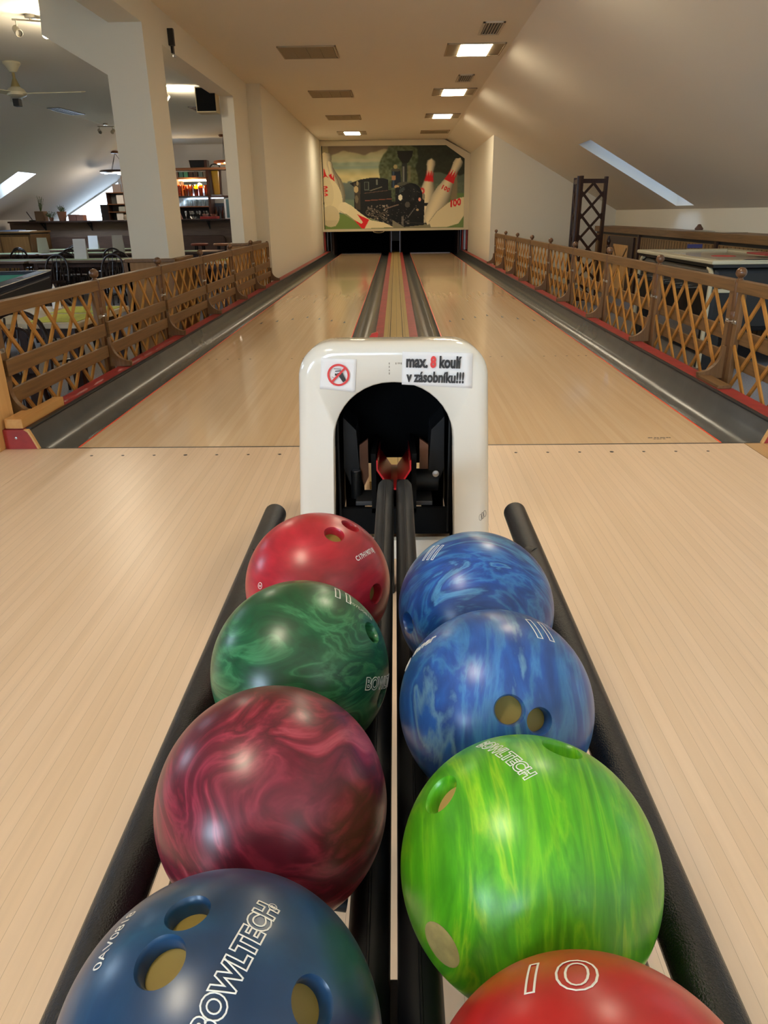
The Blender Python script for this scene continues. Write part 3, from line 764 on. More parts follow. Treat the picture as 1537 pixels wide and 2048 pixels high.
ball('red', 'crimson pearl bowling ball nearest the hood on the left of the rack', -.1175, -2.165,
     holes=[((.284,-.308,.908),fr_),((.477,.033,.878),fr_),((.827,-.543,.145),.0125)],
     texts=[('C17H190718J', (.690,-.34,.630), (.226,.39,-.038), .0098, dict(sx=.80, bold=.0002)), ('', (-.672,-.66,.336), (.7,-.6,.2), .0042, {})])
ball('green', 'dark green swirled bowling ball in the left row behind the maroon one', -.1175, -2.375,
     holes=[((.828,-.114,.548),.0115),((.93,-.34,-.12),.0125)],
     texts=[('II', (.50,.155,.85), (.327,.01,-.21), .040, dict(outline=.0005, sx=1.4)), ('V07D0818', (.70,.09,.71), (.65,.08,-.70), .0085, {}),
            ('BOWLTECH', (.962,-.274,.003), (.239,.828,-.504), .0185, dict(outline=.0005, bold=.0006, sx=.92))])
ball('maroon', 'maroon pearl swirled bowling ball without visible holes, left row', -.1175, -2.585)
ball('navy', 'dark navy bowling ball with three holes at the front of the left row', -.1175, -2.795,
     holes=[((-.146,.172,.974),.0125),((-.223,-.126,.967),.0140),((.63,-.207,.749),.0130)],
     texts=[('BOWLTECH', (.222,-.115,.968), (.139,.424,.015), .0190, dict(outline=.00055, bold=.0009, sx=.80)), ('®', (.345,.255,.905), (.139,.424,.015), .008, {}),
            ('0AV0818', (-.600,.14,.786), (.095,.392,.007), .012, dict(sx=.9))])
ball('blue', 'royal blue swirled bowling ball nearest the hood in the right row', .1025, -2.235,
     holes=[((-.889,-.454,.056),.0125)],
     texts=[('III', (-.575,-.04,.815), (.20,-.23,.13), .040, dict(outline=.0005, sx=.9))])
ball('blue2', 'medium blue streaked bowling ball showing two holes above the lime one', .1025, -2.445,
     holes=[((.003,-.819,.574),.0135),((.28,-.838,.468),.0115)],
     texts=[('II', (.416,.003,.905), (.160,.045,-.074), .048, dict(outline=.0005, sx=1.25)),
            ('inner', (-.750,.156,.640), (.248,-.14,.344), .0165, dict(outline=.00038, shear=.2, sx=1.1)), ('', (-.905,.20,.375), (.25,-.14,.34), .0075, {})])
t = ball('lime', 'bright lime green bowling ball streaked with yellow', .1025, -2.655, core=khaki2,
     holes=[((-.700,.04,.712),.0150),((.262,.31,.913),.0150)],
     texts=[('BOWLTECH', (-.215,.19,.957), (.174,-.336,.089), .0155, dict(outline=.00045, bold=.0006, sx=.82)), ('®', (-.095,-.052,.994), (.174,-.336,.03), .007, {})])
d = Vector((-.724,-.689,.042)).normalized(); e1 = d.cross(Vector((0,0,1))).normalized(); e2 = d.cross(e1)
pp = MB(); pp.add([d*(RB+.0003)]+[(d*math.cos(.165*k/3)+(e1*math.cos(a)+e2*math.sin(a))*math.sin(.165*k/3))*(RB+.0003) for k in (1,2,3) for a in [2*PI*q/24 for q in range(24)]],
    [(0,1+q,1+(q+1)%24) for q in range(24)]+[(1+24*k+q,1+24*(k+1)+q,1+24*(k+1)+(q+1)%24,1+24*k+(q+1)%24) for k in (0,1) for q in range(24)])
o = pp.build('plug_patch', mat('plug_tan', srgb(166,150,92), .5, var=(80,.2))); o.parent = t.children[0]; o['label'] = 'tan filled hole'
ball('red2', 'scarlet bowling ball numbered 10 at the front of the right row', .1095, -2.855,
     texts=[('10', (-.23,.45,.862), (.236,-.035,.085), .042, dict(outline=.0006, sx=1.25))])
# ---------------------------------------------------------------- fences
FX = 1.82
ZT = .61
def make_panel(Lp):
    """one lattice fence panel, local origin at floor level under its middle, running along Y; boards on the +X side"""
    t = thing('lattice_fence', '', 'fence', (0,0,0))
    h = Lp/2-.028; z0 = -ZF
    for s in (-1, 1): MB().box(-.012, .013, s*h, s*(h-.05), .03, z0+.548).build('stile', M['oak_v'], t, bevel=.002)
    MB().box(-.020, .022, -h-.012, h+.012, z0+.548, z0+ZT).build('top_rail', M['oak'], t, bevel=.004)
    MB().box(.0135, .032, -h-.002, h-.01, z0+.283, z0+.357).build('middle_board', M['oak'], t, bevel=.003)
    MB().box(.0135, .032, -h+.0, h-.01, z0+.155, z0+.226).build('low_board', M['oak'], t, bevel=.003)
    zt, zb = z0+.556, .05; hi = h-.045; sp = .232; k = 1.12; H = zt-zb
    for side, sg, mt in ((.007, 1, 'slat'), (-.007, -1, 'slat')):
        mb = MB(); i = -6
        while i < 7:
            y0 = (i+.5)*sp; y1 = y0+sg*H/k
            a = (y0, zt); b_ = (y1, zb); pts = []
            for (p, q) in ((a, b_), (b_, a)):
                y, z = p
                if abs(y) > hi:
                    yy = max(-hi, min(hi, y)); tt = (yy-p[0])/(q[0]-p[0])
                    if not 0 <= tt <= 1: pts = None; break
                    y, z = yy, p[1]+(q[1]-p[1])*tt
                pts.append((y, z))
            if pts and math.hypot(pts[0][0]-pts[1][0], pts[0][1]-pts[1][1]) > .08:
                mb.bar((side, *pts[0]), (side, *pts[1]), .010, .021, side=(1,0,0))
            i += 1
        mb.build('lattice_slats', M[mt], t)
    pin = MB()
    for i in range(-3, 3):
        y = (i+.5)*sp
        if abs(y) < hi: pin.lathe([(0,.003),(.004,.002),(.004,0)], (.012, y, zt-.012), 8, Matrix.Rotation(PI/2,3,'Y'))
    pin.build('rivets', M['screw'], t)
    return t
def make_post(s, bracket=True, ballf=True):
    """turned fence post with ball top; s = direction of the lanes (+1 towards +X)"""
    t = thing('newel_post', '', 'fence post', (0,0,0)); z0 = -ZF
    pr = [(.020,.02),(.021,.06),(.021,z0+.40),(.0225,z0+.402),(.0225,z0+.445),(.0205,z0+.448),(.0205,z0+.45),(.023,z0+.455),(.0235,z0+.50),(.024,z0+.585),(.021,z0+.607),(.013,z0+.618),(.012,z0+.622)]
    MB().lathe(pr, (0,0,0), 20).build('pole', M['walnut'], t, smooth=True)
    if ballf:
        R = .028; c = z0+.646
        MB().lathe([(R*math.sin(a), c-R*math.cos(a)) for a in [PI*k/14 for k in range(2, 15)]], (0,0,0), 20).build('ball_finial', M['walnut'], t, smooth=True)
    cl = MB(); cl.tube([(.025*math.cos(a), .025*math.sin(a), z0+.398) for a in [2*PI*k/20 for k in range(20)]], .004, 6, closed=True)
    cl.box(.0125*s, .0155*s, -.065, .065, z0+.388, z0+.408)
    for y in (-.052, .052): cl.lathe([(0,.004),(.006,.003),(.006,0)], (.0155*s, y, z0+.398), 10, Matrix.Rotation(s*PI/2,3,'Y'))
    cl.build('clamp_strap', M['screw'], t)
    if bracket:
        P = [(s*.019, z0+.265),(s*.038, z0+.268),(s*.040, z0+.235)]
        for k in range(1, 9):
            a = k/8*PI/2; P.append((s*(.150-.110*math.cos(a)), z0+.235-.112*math.sin(a)))
        P += [(s*.152, z0+.122),(s*.150, z0+.091),(s*.019, z0+.091)]
        MB().prism(P, -.016, .016).build('foot_bracket', M['oak_v'], t, bevel=.0015)
    return t
LY = [.175, 1.447, 2.706, 4.0, 5.30, 6.54, 7.76]
RY = [-.30, .935, 2.195, 3.462, 4.73, 5.985, 7.235, 8.48, 9.715, 10.95]
nameL = lambda i: '%s from the foul line on the left side' % ORD[i]
nameR = lambda i: '%s from the foul line on the right side' % ORD[i]
p0 = make_panel(1.27); first = True
for i in range(len(LY)-1):
    y = (LY[i]+LY[i+1])/2; loc = (-FX, y, ZF); lab = 'brown oak lattice fence, '+nameL(i)
    if first: p0.location = loc; p0['label'] = lab; p0['group'] = 'lattice fence panels'; first = False; q = p0
    else: q = dup(p0, loc, 0, lab, 'lattice fence panels')
    q.scale = (1, (LY[i+1]-LY[i])/1.27, 1)
for i in range(len(RY)-1):
    q = dup(p0, (FX, (RY[i]+RY[i+1])/2, ZF), 0, 'brown oak lattice fence, '+nameR(i), 'lattice fence panels'); q.scale = (1, (RY[i+1]-RY[i])/1.27, 1)
pl = make_post(1); pr_ = make_post(-1)
for k, y in enumerate(LY[:-1]):
    lab = 'turned oak fence post with ball top, '+nameL(k)
    if k == 0: pl.location = (-FX, y, ZF); pl['label'] = lab; pl['group'] = 'ball topped fence posts'
    else: dup(pl, (-FX, y, ZF), 0, lab, 'ball topped fence posts')
for k, y in enumerate(RY[1:]):
    lab = 'turned oak fence post with ball top, '+nameR(k)
    if k == 0: pr_.location = (FX, y, ZF); pr_['label'] = lab; pr_['group'] = 'ball topped fence posts'
    else: dup(pr_, (FX, y, ZF), 0, lab, 'ball topped fence posts')
e = make_post(1, True, False); e.location = (-FX, LY[-1], ZF); e['label'] = 'plain fence post without a ball where the left fence meets the white wall'; e['group'] = 'plain end posts'
# ---------------------------------------------------------------- ceiling fittings over the lanes
M['panel'] = mat('louvre_beige', srgb(150,134,104), .7)
M['panel_frame'] = mat('panel_frame', srgb(168,150,118), .6)
M['lit'] = emit('lit_diffuser', (1,.865,.635,1), 40)
lp = {}
def ceiling_light(x, y, lit, label):
    t = thing('ceiling_light', label, 'ceiling light', (x, y, HC), group='lit ceiling lights' if lit else 'unlit ceiling panels')
    h = .315; z = HC
    fm = MB(); k = .014
    for a in ((-h,h,-h,-h+k),(-h,h,h-k,h),(-h,-h+k,-h,h),(h-k,h,-h,h)): fm.box(x+a[0], x+a[1], y+a[2], y+a[3], z-.014, z-.0005)
    fm.build('frame', M['panel_frame'], t)
    if lit:
        MB().box(x-.165, x+.165, y-h+k, y+h-k, z-.016, z-.001).build('lit_diffuser', M['lit'], t)
        for s in (-1, 1): MB().box(x+s*.166, x+s*(h-k), y-h+k, y+h-k, z-.010, z-.001).build('blank_panel', M['panel'], t)
    else:
        m = MB()
        for i in range(4): m.box(x-h+k+i*.1475, x-h+k+i*.1475+.144, y-h+k, y+h-k, z-.010, z-.001)
        m.build('blank_panel', M['panel'], t)
YR = [5.87+.33, 8.86+.33, 11.72+.3, 14.5+.3]
for i, y in enumerate(YR):
    r = i < 3
    ceiling_light(.875, y, r, ('lit ceiling light over the right lane, %s from the camera' % ORD[i]) if r else 'unlit beige ceiling panel over the right lane by the masking panel')
    ceiling_light(-.945, y, not r, 'lit ceiling light over the left lane by the masking panel' if not r else 'unlit beige ceiling panel over the left lane, %s from the camera' % ORD[i])
for y, lits in ((3.0, (1,0)), (.0, (1,0)), (-2.9, (0,1)), (-5.4, (0,0))):
    for (x, nm), lt in zip(((.875,'right'), (-.945,'left')), lits):
        ceiling_light(x, y, bool(lt), '%s over the approach, %s side, %.1f metres from the foul line' % ('lit ceiling light' if lt else 'unlit ceiling panel', nm, abs(y)))
M['vent_w'] = mat('vent_white', srgb(196,186,164), .5)
def vent(x, y, z, w, d, n, label, rot=0., m='vent_w', nrm=None):
    t = thing('ceiling_vent', label, 'air vent', (x, y, z), rot, 'ceiling air vents')
    if m != 'vent_w': M[m] = mat('vent_grey', srgb(120,122,124), .5)
    f = MB(); k = .022
    for a in ((-w,w,-d,-d+k),(-w,w,d-k,d),(-w,-w+k,-d,d),(w-k,w,-d,d)): f.box(*a, -.012, -.0005)
    f.build('frame', M[m]).parent = t
    MB().box(-w+k, w-k, -d+k, d-k, -.004, -.0005).build('dark_opening', M['dark']).parent = t
    s = MB()
    for i in range(n):
        xx = -w+k+(i+.5)*(2*w-2*k)/n; s.bar((xx,-d+k,-.007), (xx,d-k,-.007), .006, .010)
    s.build('slats', M[m]).parent = t
    return t
vent(.945, 5.23, HC, .105, .26, 6, 'small slatted ceiling vent nearest the camera over the right lane')
vent(.935, 8.03, HC, .105, .26, 6, 'small slatted ceiling vent farther along over the right lane')
vent(-5.53, 10.6, HC, .13, .42, 3, 'slatted vent in the grey ceiling left of the near white pillar', -.1, 'vent_g')
vent(-3.29, 10.6, HC, .10, .3, 3, 'ceiling vent seen between the two pillars left of the hanging screen', 0, 'vent_g')

# ---------------------------------------------------------------- ceiling fan
fanm = mat('fan_cream', srgb(196,188,160), .4); brass = mat('fan_brass', srgb(150,136,92), .3, .3)
t = thing('ceiling_fan', 'cream ceiling fan with long blades hanging over the pool table', 'ceiling fan', (-4.40, 6.47, HC))
x, y = -4.40, 6.47
MB().lathe([(0,HC),(.095,HC),(.098,HC-.02),(.07,HC-.05),(.04,HC-.10),(.015,HC-.105)], (x,y,0), 24).build('ceiling_cup', fanm, t, smooth=True)
MB().lathe([(.016,HC-.10),(.016,HC-.16),(.03,HC-.19),(.05,HC-.24),(.05,HC-.25)], (x,y,0), 16).build('down_rod', brass, t, smooth=True)
MB().lathe([(0,HC-.25),(.05,HC-.25),(.085,HC-.27),(.11,HC-.305),(.105,HC-.335),(.06,HC-.355),(0,HC-.36)], (x,y,0), 24).build('motor_housing', fanm, t, smooth=True)
for k in range(3):
    a = math.radians(-3+120*k); m = MB().box(.10, .80, -.062, .062, -.004, .004); m.xf(Matrix.Translation((x,y,HC-.315)) @ Matrix.Rotation(a,4,'Z') @ Matrix.Rotation(.16,4,'X'))
    m.build('blade', fanm, t, bevel=.003)
MB().box(x-.045, x+.03, y-.05, y+.03, HC-.45, HC-.37).build('lamp_holder', M['dark'], t, bevel=.006)

# ---------------------------------------------------------------- spot fixtures
chrome = mat('satin_nickel', srgb(190,184,170), .3, .8)
M['bulb'] = emit('spot_bulb', (1,.88,.68,1), 160)
def spot_bar(loc, label, lit, rz=0., up=False):
    t = thing('ceiling_spotlight', label, 'spotlight', loc, rz, 'ceiling spotlight bars')
    MB().lathe([(0,0),(.045,0),(.045,-.025),(0,-.03)], (0,0,0), 20).build('ceiling_rose', chrome, None, smooth=True).parent = t
    MB().tube([(-.15,0,-.045),(.15,0,-.045)], .007, 8).build('bar', chrome).parent = t
    MB().tube([(0,0,-.02),(0,0,-.045)], .007, 8).build('stem', chrome).parent = t
    for s in (-1, 1):
        h = MB(); h.tube([(s*.12,0,-.045),(s*.12,0,-.10)], .006, 8)
        q = Matrix.Rotation(s*.5,3,'Y') @ Matrix.Rotation(-.9,3,'X')
        h.lathe([(0,.05),(.03,.045),(.034,-.04),(.030,-.045),(.028,-.03),(0,-.03)], (s*.12,0,-.13), 18, q)
        o = h.build('lamp_head', chrome if s < 0 else M['vent_w'], None, smooth=True); o.parent = t
        if s > 0 and lit:
            b = MB().lathe([(0,-.031),(.026,-.032),(.026,-.046),(0,-.05)], (s*.12,0,-.13), 18, q).build('bulb', M['bulb']); b.parent = o
    if lit:
        ld = bpy.data.lights.new('spot_glow', 'SPOT' if up else 'POINT'); ld.energy = lit*(2.5 if up else 1); ld.color = (1,.86,.64); ld.shadow_soft_size = .04
        lo = bpy.data.objects.new('spot_glow', ld); COL.objects.link(lo); lo.location = (.155, -.03, -.19); lo.parent = t
        if up: ld.spot_size = math.radians(140); ld.spot_blend = .8; lo.rotation_euler = (PI*.86, .35, 0)
    return t
spot_bar((-3.22,4.42,HC), 'two headed nickel spotlight bar, one lamp shining, beside the pillar beam', 52, .35)
spot_bar((-5.55,12.45,HC), 'small unlit spotlight bar beyond the ceiling vent left of the pillar', 0, .2)
spot_bar((-3.30,8.35,HC), 'lit spotlight bar mostly hidden behind the near white pillar', 34, .1, True)
# hanging screen
t = thing('hanging_screen', 'black flat screen in a cream case hanging under the beam by the far pillar', 'screen', (-2.40, 7.1, 2.14))
M['matblack'] = mat('matt_black', (.004,.004,.004,1), .8, spec=.1)
cream2 = mat('screen_case_cream', srgb(190,172,130), .5)
MB().box(-2.445,-2.20,6.98,7.2,2.14,2.42).build('case', cream2, t, bevel=.006)
MB().box(-2.432,-2.20,6.972,6.981,2.155,2.405).build('display', M['matblack'], t)
MB().box(-2.36,-2.30,7.05,7.1,2.42,HC).build('hanger', M['dark'], t)
t = thing('wall_bracket', 'black metal bracket screwed to the beam beside the near pillar', 'bracket', (PX, 4.55, 2.4))
MB().box(PX, PX+.02, 4.53, 4.58, 2.33, 2.50).build('plate', M['black'], t)
MB().box(PX, PX+.05, 4.47, 4.51, 2.38, 2.51).build('arm', M['black'], t)
MB().lathe([(0,0),(.016,.004),(.016,.02),(0,.024)], (PX+.02,4.56,2.30), 12).build('knob', M['screw'], t)

# ---------------------------------------------------------------- bar side
YP = 14.0
bw = M['board_brown']
struct(MB().box(-8.55, -2.2, YP, YP+.12, ZF, .87).build('wall_bar_partition', bw))
t = thing('bar_shelf', 'long dark wooden shelf board along the top of the bar partition', 'shelf', (-5.4, YP, .87))
MB().box(-8.45, -2.2, YP-.28, YP+.2, .87, .905).build('board', M['darkwood'], t, bevel=.004)
for x in (-7.75, -6.72, -5.80, -4.10):
    b = MB().box(x-.012,x+.012,YP-.22,YP,.84,.87); b.box(x-.012,x+.012,YP-.03,YP,.70,.87); b.bar((x,YP-.19,.85),(x,YP-.02,.73),.02,.02)
    b.build('bracket', M['black'], t)
t = thing('wall_bench', 'long brown wall bench with rounded backrest below the bar shelf', 'bench', (-5.8, YP-.3, ZF))
h = [(-7.84,.30),(-3.76,.30)]
P = [(-7.84,.18),(-3.76,.18),(-3.76,.50),(-3.80,.555),(-3.86,.575),(-7.74,.575),(-7.80,.555),(-7.84,.50)]
MB().prism(P, YP-.10, YP-.03).build('backrest', M['bench'], t, bevel=.01)
MB().box(-7.84,-3.76,YP-.5,YP-.08,.02,.08).build('seat', M['bench'], t, bevel=.015)
MB().box(-7.80,-3.80,YP-.45,YP-.1,ZF,.02).build('base', M['darkwood'], t)
# plants and boxes on the shelf
leaf = mat('leaf_green', srgb(86,110,52), .5, var=(30,.3)); pot_m = mat('terracotta', srgb(140,92,66), .7); soil = mat('soil', srgb(40,30,22), .9)
def potted(loc, r, h, kind, label, seed):
    t = thing('potted_plant', label, 'potted plant', loc); rr = random.Random(seed)
    if kind == 'box': MB().prism([(-r,-r),(r,-r),(r,r),(-r,r)], 0, h, 'Z').build('pot', mat('woven_pot', srgb(120,92,64), .8), None, bevel=.008).parent = t
    else: MB().lathe([(0,0),(r*.7,0),(r,h),(r*.92,h),(r*.85,h-.02),(0,h-.02)], (0,0,0), 20).build('pot', pot_m, None, smooth=True).parent = t
    st = MB(); lf = MB()
    for i in range(26 if kind == 'round' else 14):
        a = rr.uniform(0,6.28); e = rr.uniform(.2,1.1) if kind == 'round' else rr.uniform(0,.45)
        ln = rr.uniform(.10,.17) if kind == 'round' else rr.uniform(.14,.34)
        tip = Vector((math.cos(a)*math.sin(e)*ln, math.sin(a)*math.sin(e)*ln, h-.02+math.cos(e)*ln)); st.tube([(0,0,h-.03), tip*.6+Vector((0,0,h*.3)), tip], .003, 5)
        for k in range(5):
            c = Vector((0,0,h))*(1-.3-.15*k)+tip*(.3+.15*k)+Vector((rr.uniform(-.03,.03),rr.uniform(-.03,.03),rr.uniform(-.01,.03)))
            d = Vector((rr.uniform(-1,1),rr.uniform(-1,1),rr.uniform(-.3,.6))).normalized(); sd = d.cross(Vector((0,0,1))).normalized(); q = rr.uniform(.022,.04)
            lf.add([c, c+d*q*.5+sd*q*.3, c+d*q, c+d*q*.5-sd*q*.3], [(0,1,2,3)])
    st.build('stems', leaf).parent = t; lf.build('leaves', leaf).parent = t
potted((-7.78,YP-.06,.905), .10, .20, 'box', 'tall thin plant in a square woven pot on the bar shelf', 1)
potted((-7.32,YP-.06,.905), .10, .19, 'round', 'bushy green plant in a terracotta pot on the bar shelf', 2)
potted((-7.55,YP-.10,.905), .05, .07, 'round', 'tiny plant between the two larger pots on the bar shelf', 5)
t = thing('desk_lamp', 'thin black desk lamp with a leaning arm at the left end of the bar shelf', 'lamp', (-8.0, YP-.05, .905))
MB().lathe([(0,.03),(.07,.02),(.075,0)], (-8.0,YP-.05,.905), 16).build('base', M['black'], t); MB().bar((-8.0,YP-.05,.93),(-8.10,YP-.05,1.10),.02,.012).build('arm', M['black'], t)
boxm = mat('reddish_box', srgb(132,84,66), .6)
tag(MB().box(-7.16,-6.98,YP-.14,YP+.06,.905,1.03).build('cardboard_box', boxm, bevel=.004), 'reddish brown box beside the bushy plant on the bar shelf', 'box')
tag(MB().box(-6.975,-6.83,YP-.14,YP+.06,.905,1.02).build('cardboard_box', mat('brown_box', srgb(150,100,80), .6), bevel=.004), 'lighter brown box to the right of the reddish box on the bar shelf', 'box')
# low cabinet at the knee wall
t = thing('side_cabinet', 'low brown wooden cabinet at the far left below the sloping ceiling', 'cabinet', (-8.0, 12.9, ZF))
MB().box(-8.66,-7.42,12.5,13.4,ZF,.66).build('body', M['oak_v'], t, bevel=.004); MB().box(-8.68,-7.40,12.47,13.42,.685,.72).build('top', M['oak'], t, bevel=.004)
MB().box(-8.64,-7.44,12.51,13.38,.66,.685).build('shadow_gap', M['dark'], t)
for x0, x1 in ((-8.62,-8.06),(-8.03,-7.46)): MB().box(x0,x1,12.485,12.5,-.3,.62).build('door', M['dado'], t, bevel=.003)
tag(MB().box(-8.2,-7.78,12.7,13.1,.72,.745).build('papers', mat('bluish_papers', srgb(120,136,168), .6)), 'bluish pile of magazines lying on the low cabinet', 'magazines')
tag(MB().box(-7.76,-7.5,12.75,13.0,.72,.732).build('paper_sheet', M['white_paper']), 'white paper sheet lying on the low cabinet', 'paper')

# ---------------------------------------------------------------- tables, chairs, menus
tt = wood('table_top_wood', srgb(96,76,62), srgb(116,94,76), (3,30,30), .3); pale_top = wood('pale_table_top', srgb(190,176,146), srgb(206,192,164), (6,30,30), .25)
green_cloth = mat('pale_green_runner', srgb(176,196,150), .8); lime_mat = mat('yellow_green_mat', srgb(178,182,50), .8, var=(40,.15))
def table(x0, x1, y0, y1, label, top=None, zt=.35):
    t = thing('dining_table', label, 'table', ((x0+x1)/2, (y0+y1)/2, ZF))
    MB().box(x0,x1,y0,y1,zt-.035,zt).build('table_top', top or tt, t, bevel=.006)
    MB().box(x0+.06,x1-.06,y0+.06,y1-.06,zt-.10,zt-.035).build('apron', M['darkwood'], t)
    for x in (x0+.08, x1-.08):
        for y in (y0+.08, y1-.08): MB().bar((x,y,ZF),(x,y,zt-.035),.06,.06).build('leg', M['darkwood'], t)
    return t
def chair_proto():
    t = thing('bentwood_chair', '', 'chair', (0,0,0))
    MB().lathe([(0,.445),(.19,.445),(.20,.455),(.20,.468),(.19,.475),(.15,.468),(0,.465)], (0,0,0), 28).build('seat', M['bent'], t, smooth=True)
    for s in (-1, 1):
        MB().tube([(s*.13,.13,.45),(s*.15,.16,.2),(s*.17,.19,0)], [.017,.015,.012], 10).build('leg', M['bent'], t, smooth=True)
        MB().tube([(s*.13,-.13,.45),(s*.15,-.17,.2),(s*.165,-.21,0)], [.017,.015,.012], 10).build('leg', M['bent'], t, smooth=True)
    MB().tube([(.155*math.cos(a),.155*math.sin(a),.27) for a in [2*PI*k/24 for k in range(24)]], .009, 8, closed=True).build('leg_ring', M['bent'], t, smooth=True)
    def arch(w, h, y0, lean):
        pts = []
        for k in range(17):
            a = PI*k/16; z = .46+(h-.46)*math.sin(a)**.62; x = -w*math.cos(a)*(1+.12*math.sin(a)); pts.append((x, y0-lean*(z-.46), z))
        return pts
    MB().tube(arch(.185,.835,-.17,.25), .0155, 10).build('back_hoop', M['bent'], t, smooth=True)
    MB().tube(arch(.10,.74,-.17,.25), .010, 8).build('inner_hoop', M['bent'], t, smooth=True)
    sp = MB()
    for s in (-.13,-.06,0,.06,.13): sp.tube([(s*.7,-.17,.465),(s*1.2,-.235,.70),(s*1.15,-.255,.80 if abs(s) < .1 else .765)], .0065, 6)
    sp.build('back_spindles', M['bent'], t, smooth=True)
    return t
CH = chair_proto(); CH['used'] = 0
def chair(x, y, rz, label):
    if not CH['used']:
        CH['used'] = 1; CH.location = (x,y,ZF); CH.rotation_euler = (0,0,rz); CH['label'] = label; CH['group'] = 'dark bentwood chairs'; return CH
    return dup(CH, (x,y,ZF), rz, label, 'dark bentwood chairs')
def runner(x0, x1, y0, y1, label, zt=.35, m=None, name='table_runner', cat='table runner'):
    return tag(MB().box(x0,x1,y0,y1,zt+.0005,zt+.003).build(name, m or green_cloth), label, cat)
def menu(x, y, label, h=.27, w=.19, zt=.3532, rz=0.):
    t = MB(); t.add([(-w/2,-.04,0),(w/2,-.04,0),(w/2,0,h),(-w/2,0,h),(-w/2,.05,0),(w/2,.05,0)], [(0,1,2,3),(3,2,5,4)])
    o = t.build('menu_card', M['white_paper']); o.location = (x,y,zt); o.rotation_euler = (0,0,rz)
    md = o.modifiers.new('s','SOLIDIFY'); md.thickness = .002
    return tag(o, label, 'menu card', 'folded white menu cards')
# table by the fence
table(-2.86,-1.99,1.50,2.44, 'pale topped table with yellow green place mats close behind the left fence', pale_top)
runner(-2.34,-2.02,1.55,1.95,'yellow green place mat on the near corner of the pale table by the fence', m=lime_mat, name='place_mat', cat='place mat')
runner(-2.40,-2.02,2.02,2.38,'yellow green place mat at the far end of the pale table by the fence', m=lime_mat, name='place_mat', cat='place mat')
clear = glassy('clear_glass', (.93,.95,.95,1), .14)
tag(MB().lathe([(0,0),(.05,0),(.055,.035),(.047,.035),(.042,.008),(0,.008)], (-2.16,2.15,.3532), 20).build('ashtray', clear, smooth=True), 'clear glass ashtray on the far place mat of the pale table', 'ashtray')
tag(MB().lathe([(0,.17),(.012,.14),(.03,.05),(.034,0)], (-2.46,2.28,.3532), 6).build('folded_napkin', M['white_paper']), 'folded white napkin standing on the pale table by the fence', 'napkin')
chair(-2.30,1.13,PI*1.02,'dark bentwood chair at the near end of the pale table behind the fence')
chair(-2.62,2.78,0,'dark bentwood chair at the far end of the pale table by the fence')
# pool table
t = thing('pool_table', 'black pool table with green cloth left of the dark chairs', 'pool table', (-4.25,4.14,ZF), math.radians(13))
cloth = mat('green_baize', srgb(14,110,92), .9); rail = mat('pool_rail', srgb(34,38,52), .25)
m = MB().box(-.62,.62,-1.15,1.15,.50,.76); m.build('body', M['black'], None, bevel=.02).parent = t
r = MB()
for a in ((-.64,-.52,-1.17,1.17),(.52,.64,-1.17,1.17),(-.52,.52,-1.17,-1.05),(-.52,.52,1.05,1.17)): r.box(*a,.76,.82)
r.build('rail', rail, None, bevel=.01).parent = t
MB().box(-.52,.52,-1.05,1.05,.76,.785).build('playing_cloth', cloth).parent = t
for x, y in ((.58,1.11),(-.58,1.11),(.58,-1.11),(-.58,-1.11)):
    MB().box(x-.065,x+.065,y-.065,y+.065,.8205,.824).build('corner_cap', mat('corner_plate', srgb(190,186,160), .3), None, bevel=.004).parent = t
    MB().bar((x*.9,y*.92,0),(x*.9,y*.92,.5),.11,.11).build('leg', M['black']).parent = t
for y in (0,): MB().lathe([(0,.003),(.03,.003),(.03,0)], (.58,y,.82), 16).build('side_pocket', M['walnut']).parent = t
# three rows of tables
rows = [((-7.3,-5.75,8.62,9.32),(-5.68,-4.02,8.62,9.32)), ((-8.2,-6.65,10.95,11.65),(-6.6,-4.85,10.95,11.65)), ((-7.35,-6.1,12.75,13.3),(-6.0,-4.6,12.75,13.3))]
side = ('left','right')
rn = ('nearest row of tables','middle row of tables','row along the bench')
for i, row in enumerate(rows):
    for j, (a, b_, c, d) in enumerate(row):
        table(a,b_,c,d,'dark wooden table, %s half of the %s left of the pillar' % (side[j], rn[i]))
        runner(a+.02,b_-.02,c+.18,d-.10,'pale green runner on the %s table of the %s' % (side[j], rn[i]))
for k, (x, y, rz, lab) in enumerate([
 (-5.25,8.35,PI,'dark bentwood chair drawn up to the nearest row behind the pool table'),
 (-4.40,8.35,PI,'dark bentwood chair drawn up to the nearest row beside the pillar'),
 (-6.45,8.32,PI,'dark bentwood chair at the left end of the nearest row'),
 (-4.55,9.80,0,'dark bentwood chair on the far side of the nearest row beside the pillar'),
 (-5.45,9.68,0,'dark bentwood chair on the far side of the nearest row in its middle'),
 (-6.95,10.65,PI,'dark bentwood chair at the left of the middle row'),
 (-6.05,10.65,PI,'dark bentwood chair at the centre of the middle row'),
 (-5.20,10.65,PI,'dark bentwood chair at the right of the middle row by the pillar'),
 (-7.30,12.02,0,'dark bentwood chair on the far side of the middle row at its left'),
 (-6.25,12.05,0,'dark bentwood chair on the far side of the middle row at its centre'),
 (-5.35,12.45,PI,'pale backed bentwood chair facing the bench table by the pillar'),
 (-6.70,12.45,PI,'dark bentwood chair facing the bench table at its centre')]):
    chair(x, y, rz+random.uniform(-.25,.25), lab)
menu(-6.72,11.45,'white menu card on the left table of the middle row'); menu(-5.02,9.05,'white menu card with printed lines on the nearest row beside the pillar', .30, .2)
menu(-6.35,13.0,'white menu card on the bench table in front of the backrest', .26, .2); menu(-5.22,11.3,'white menu card half hidden by the near white pillar', .30, .2)
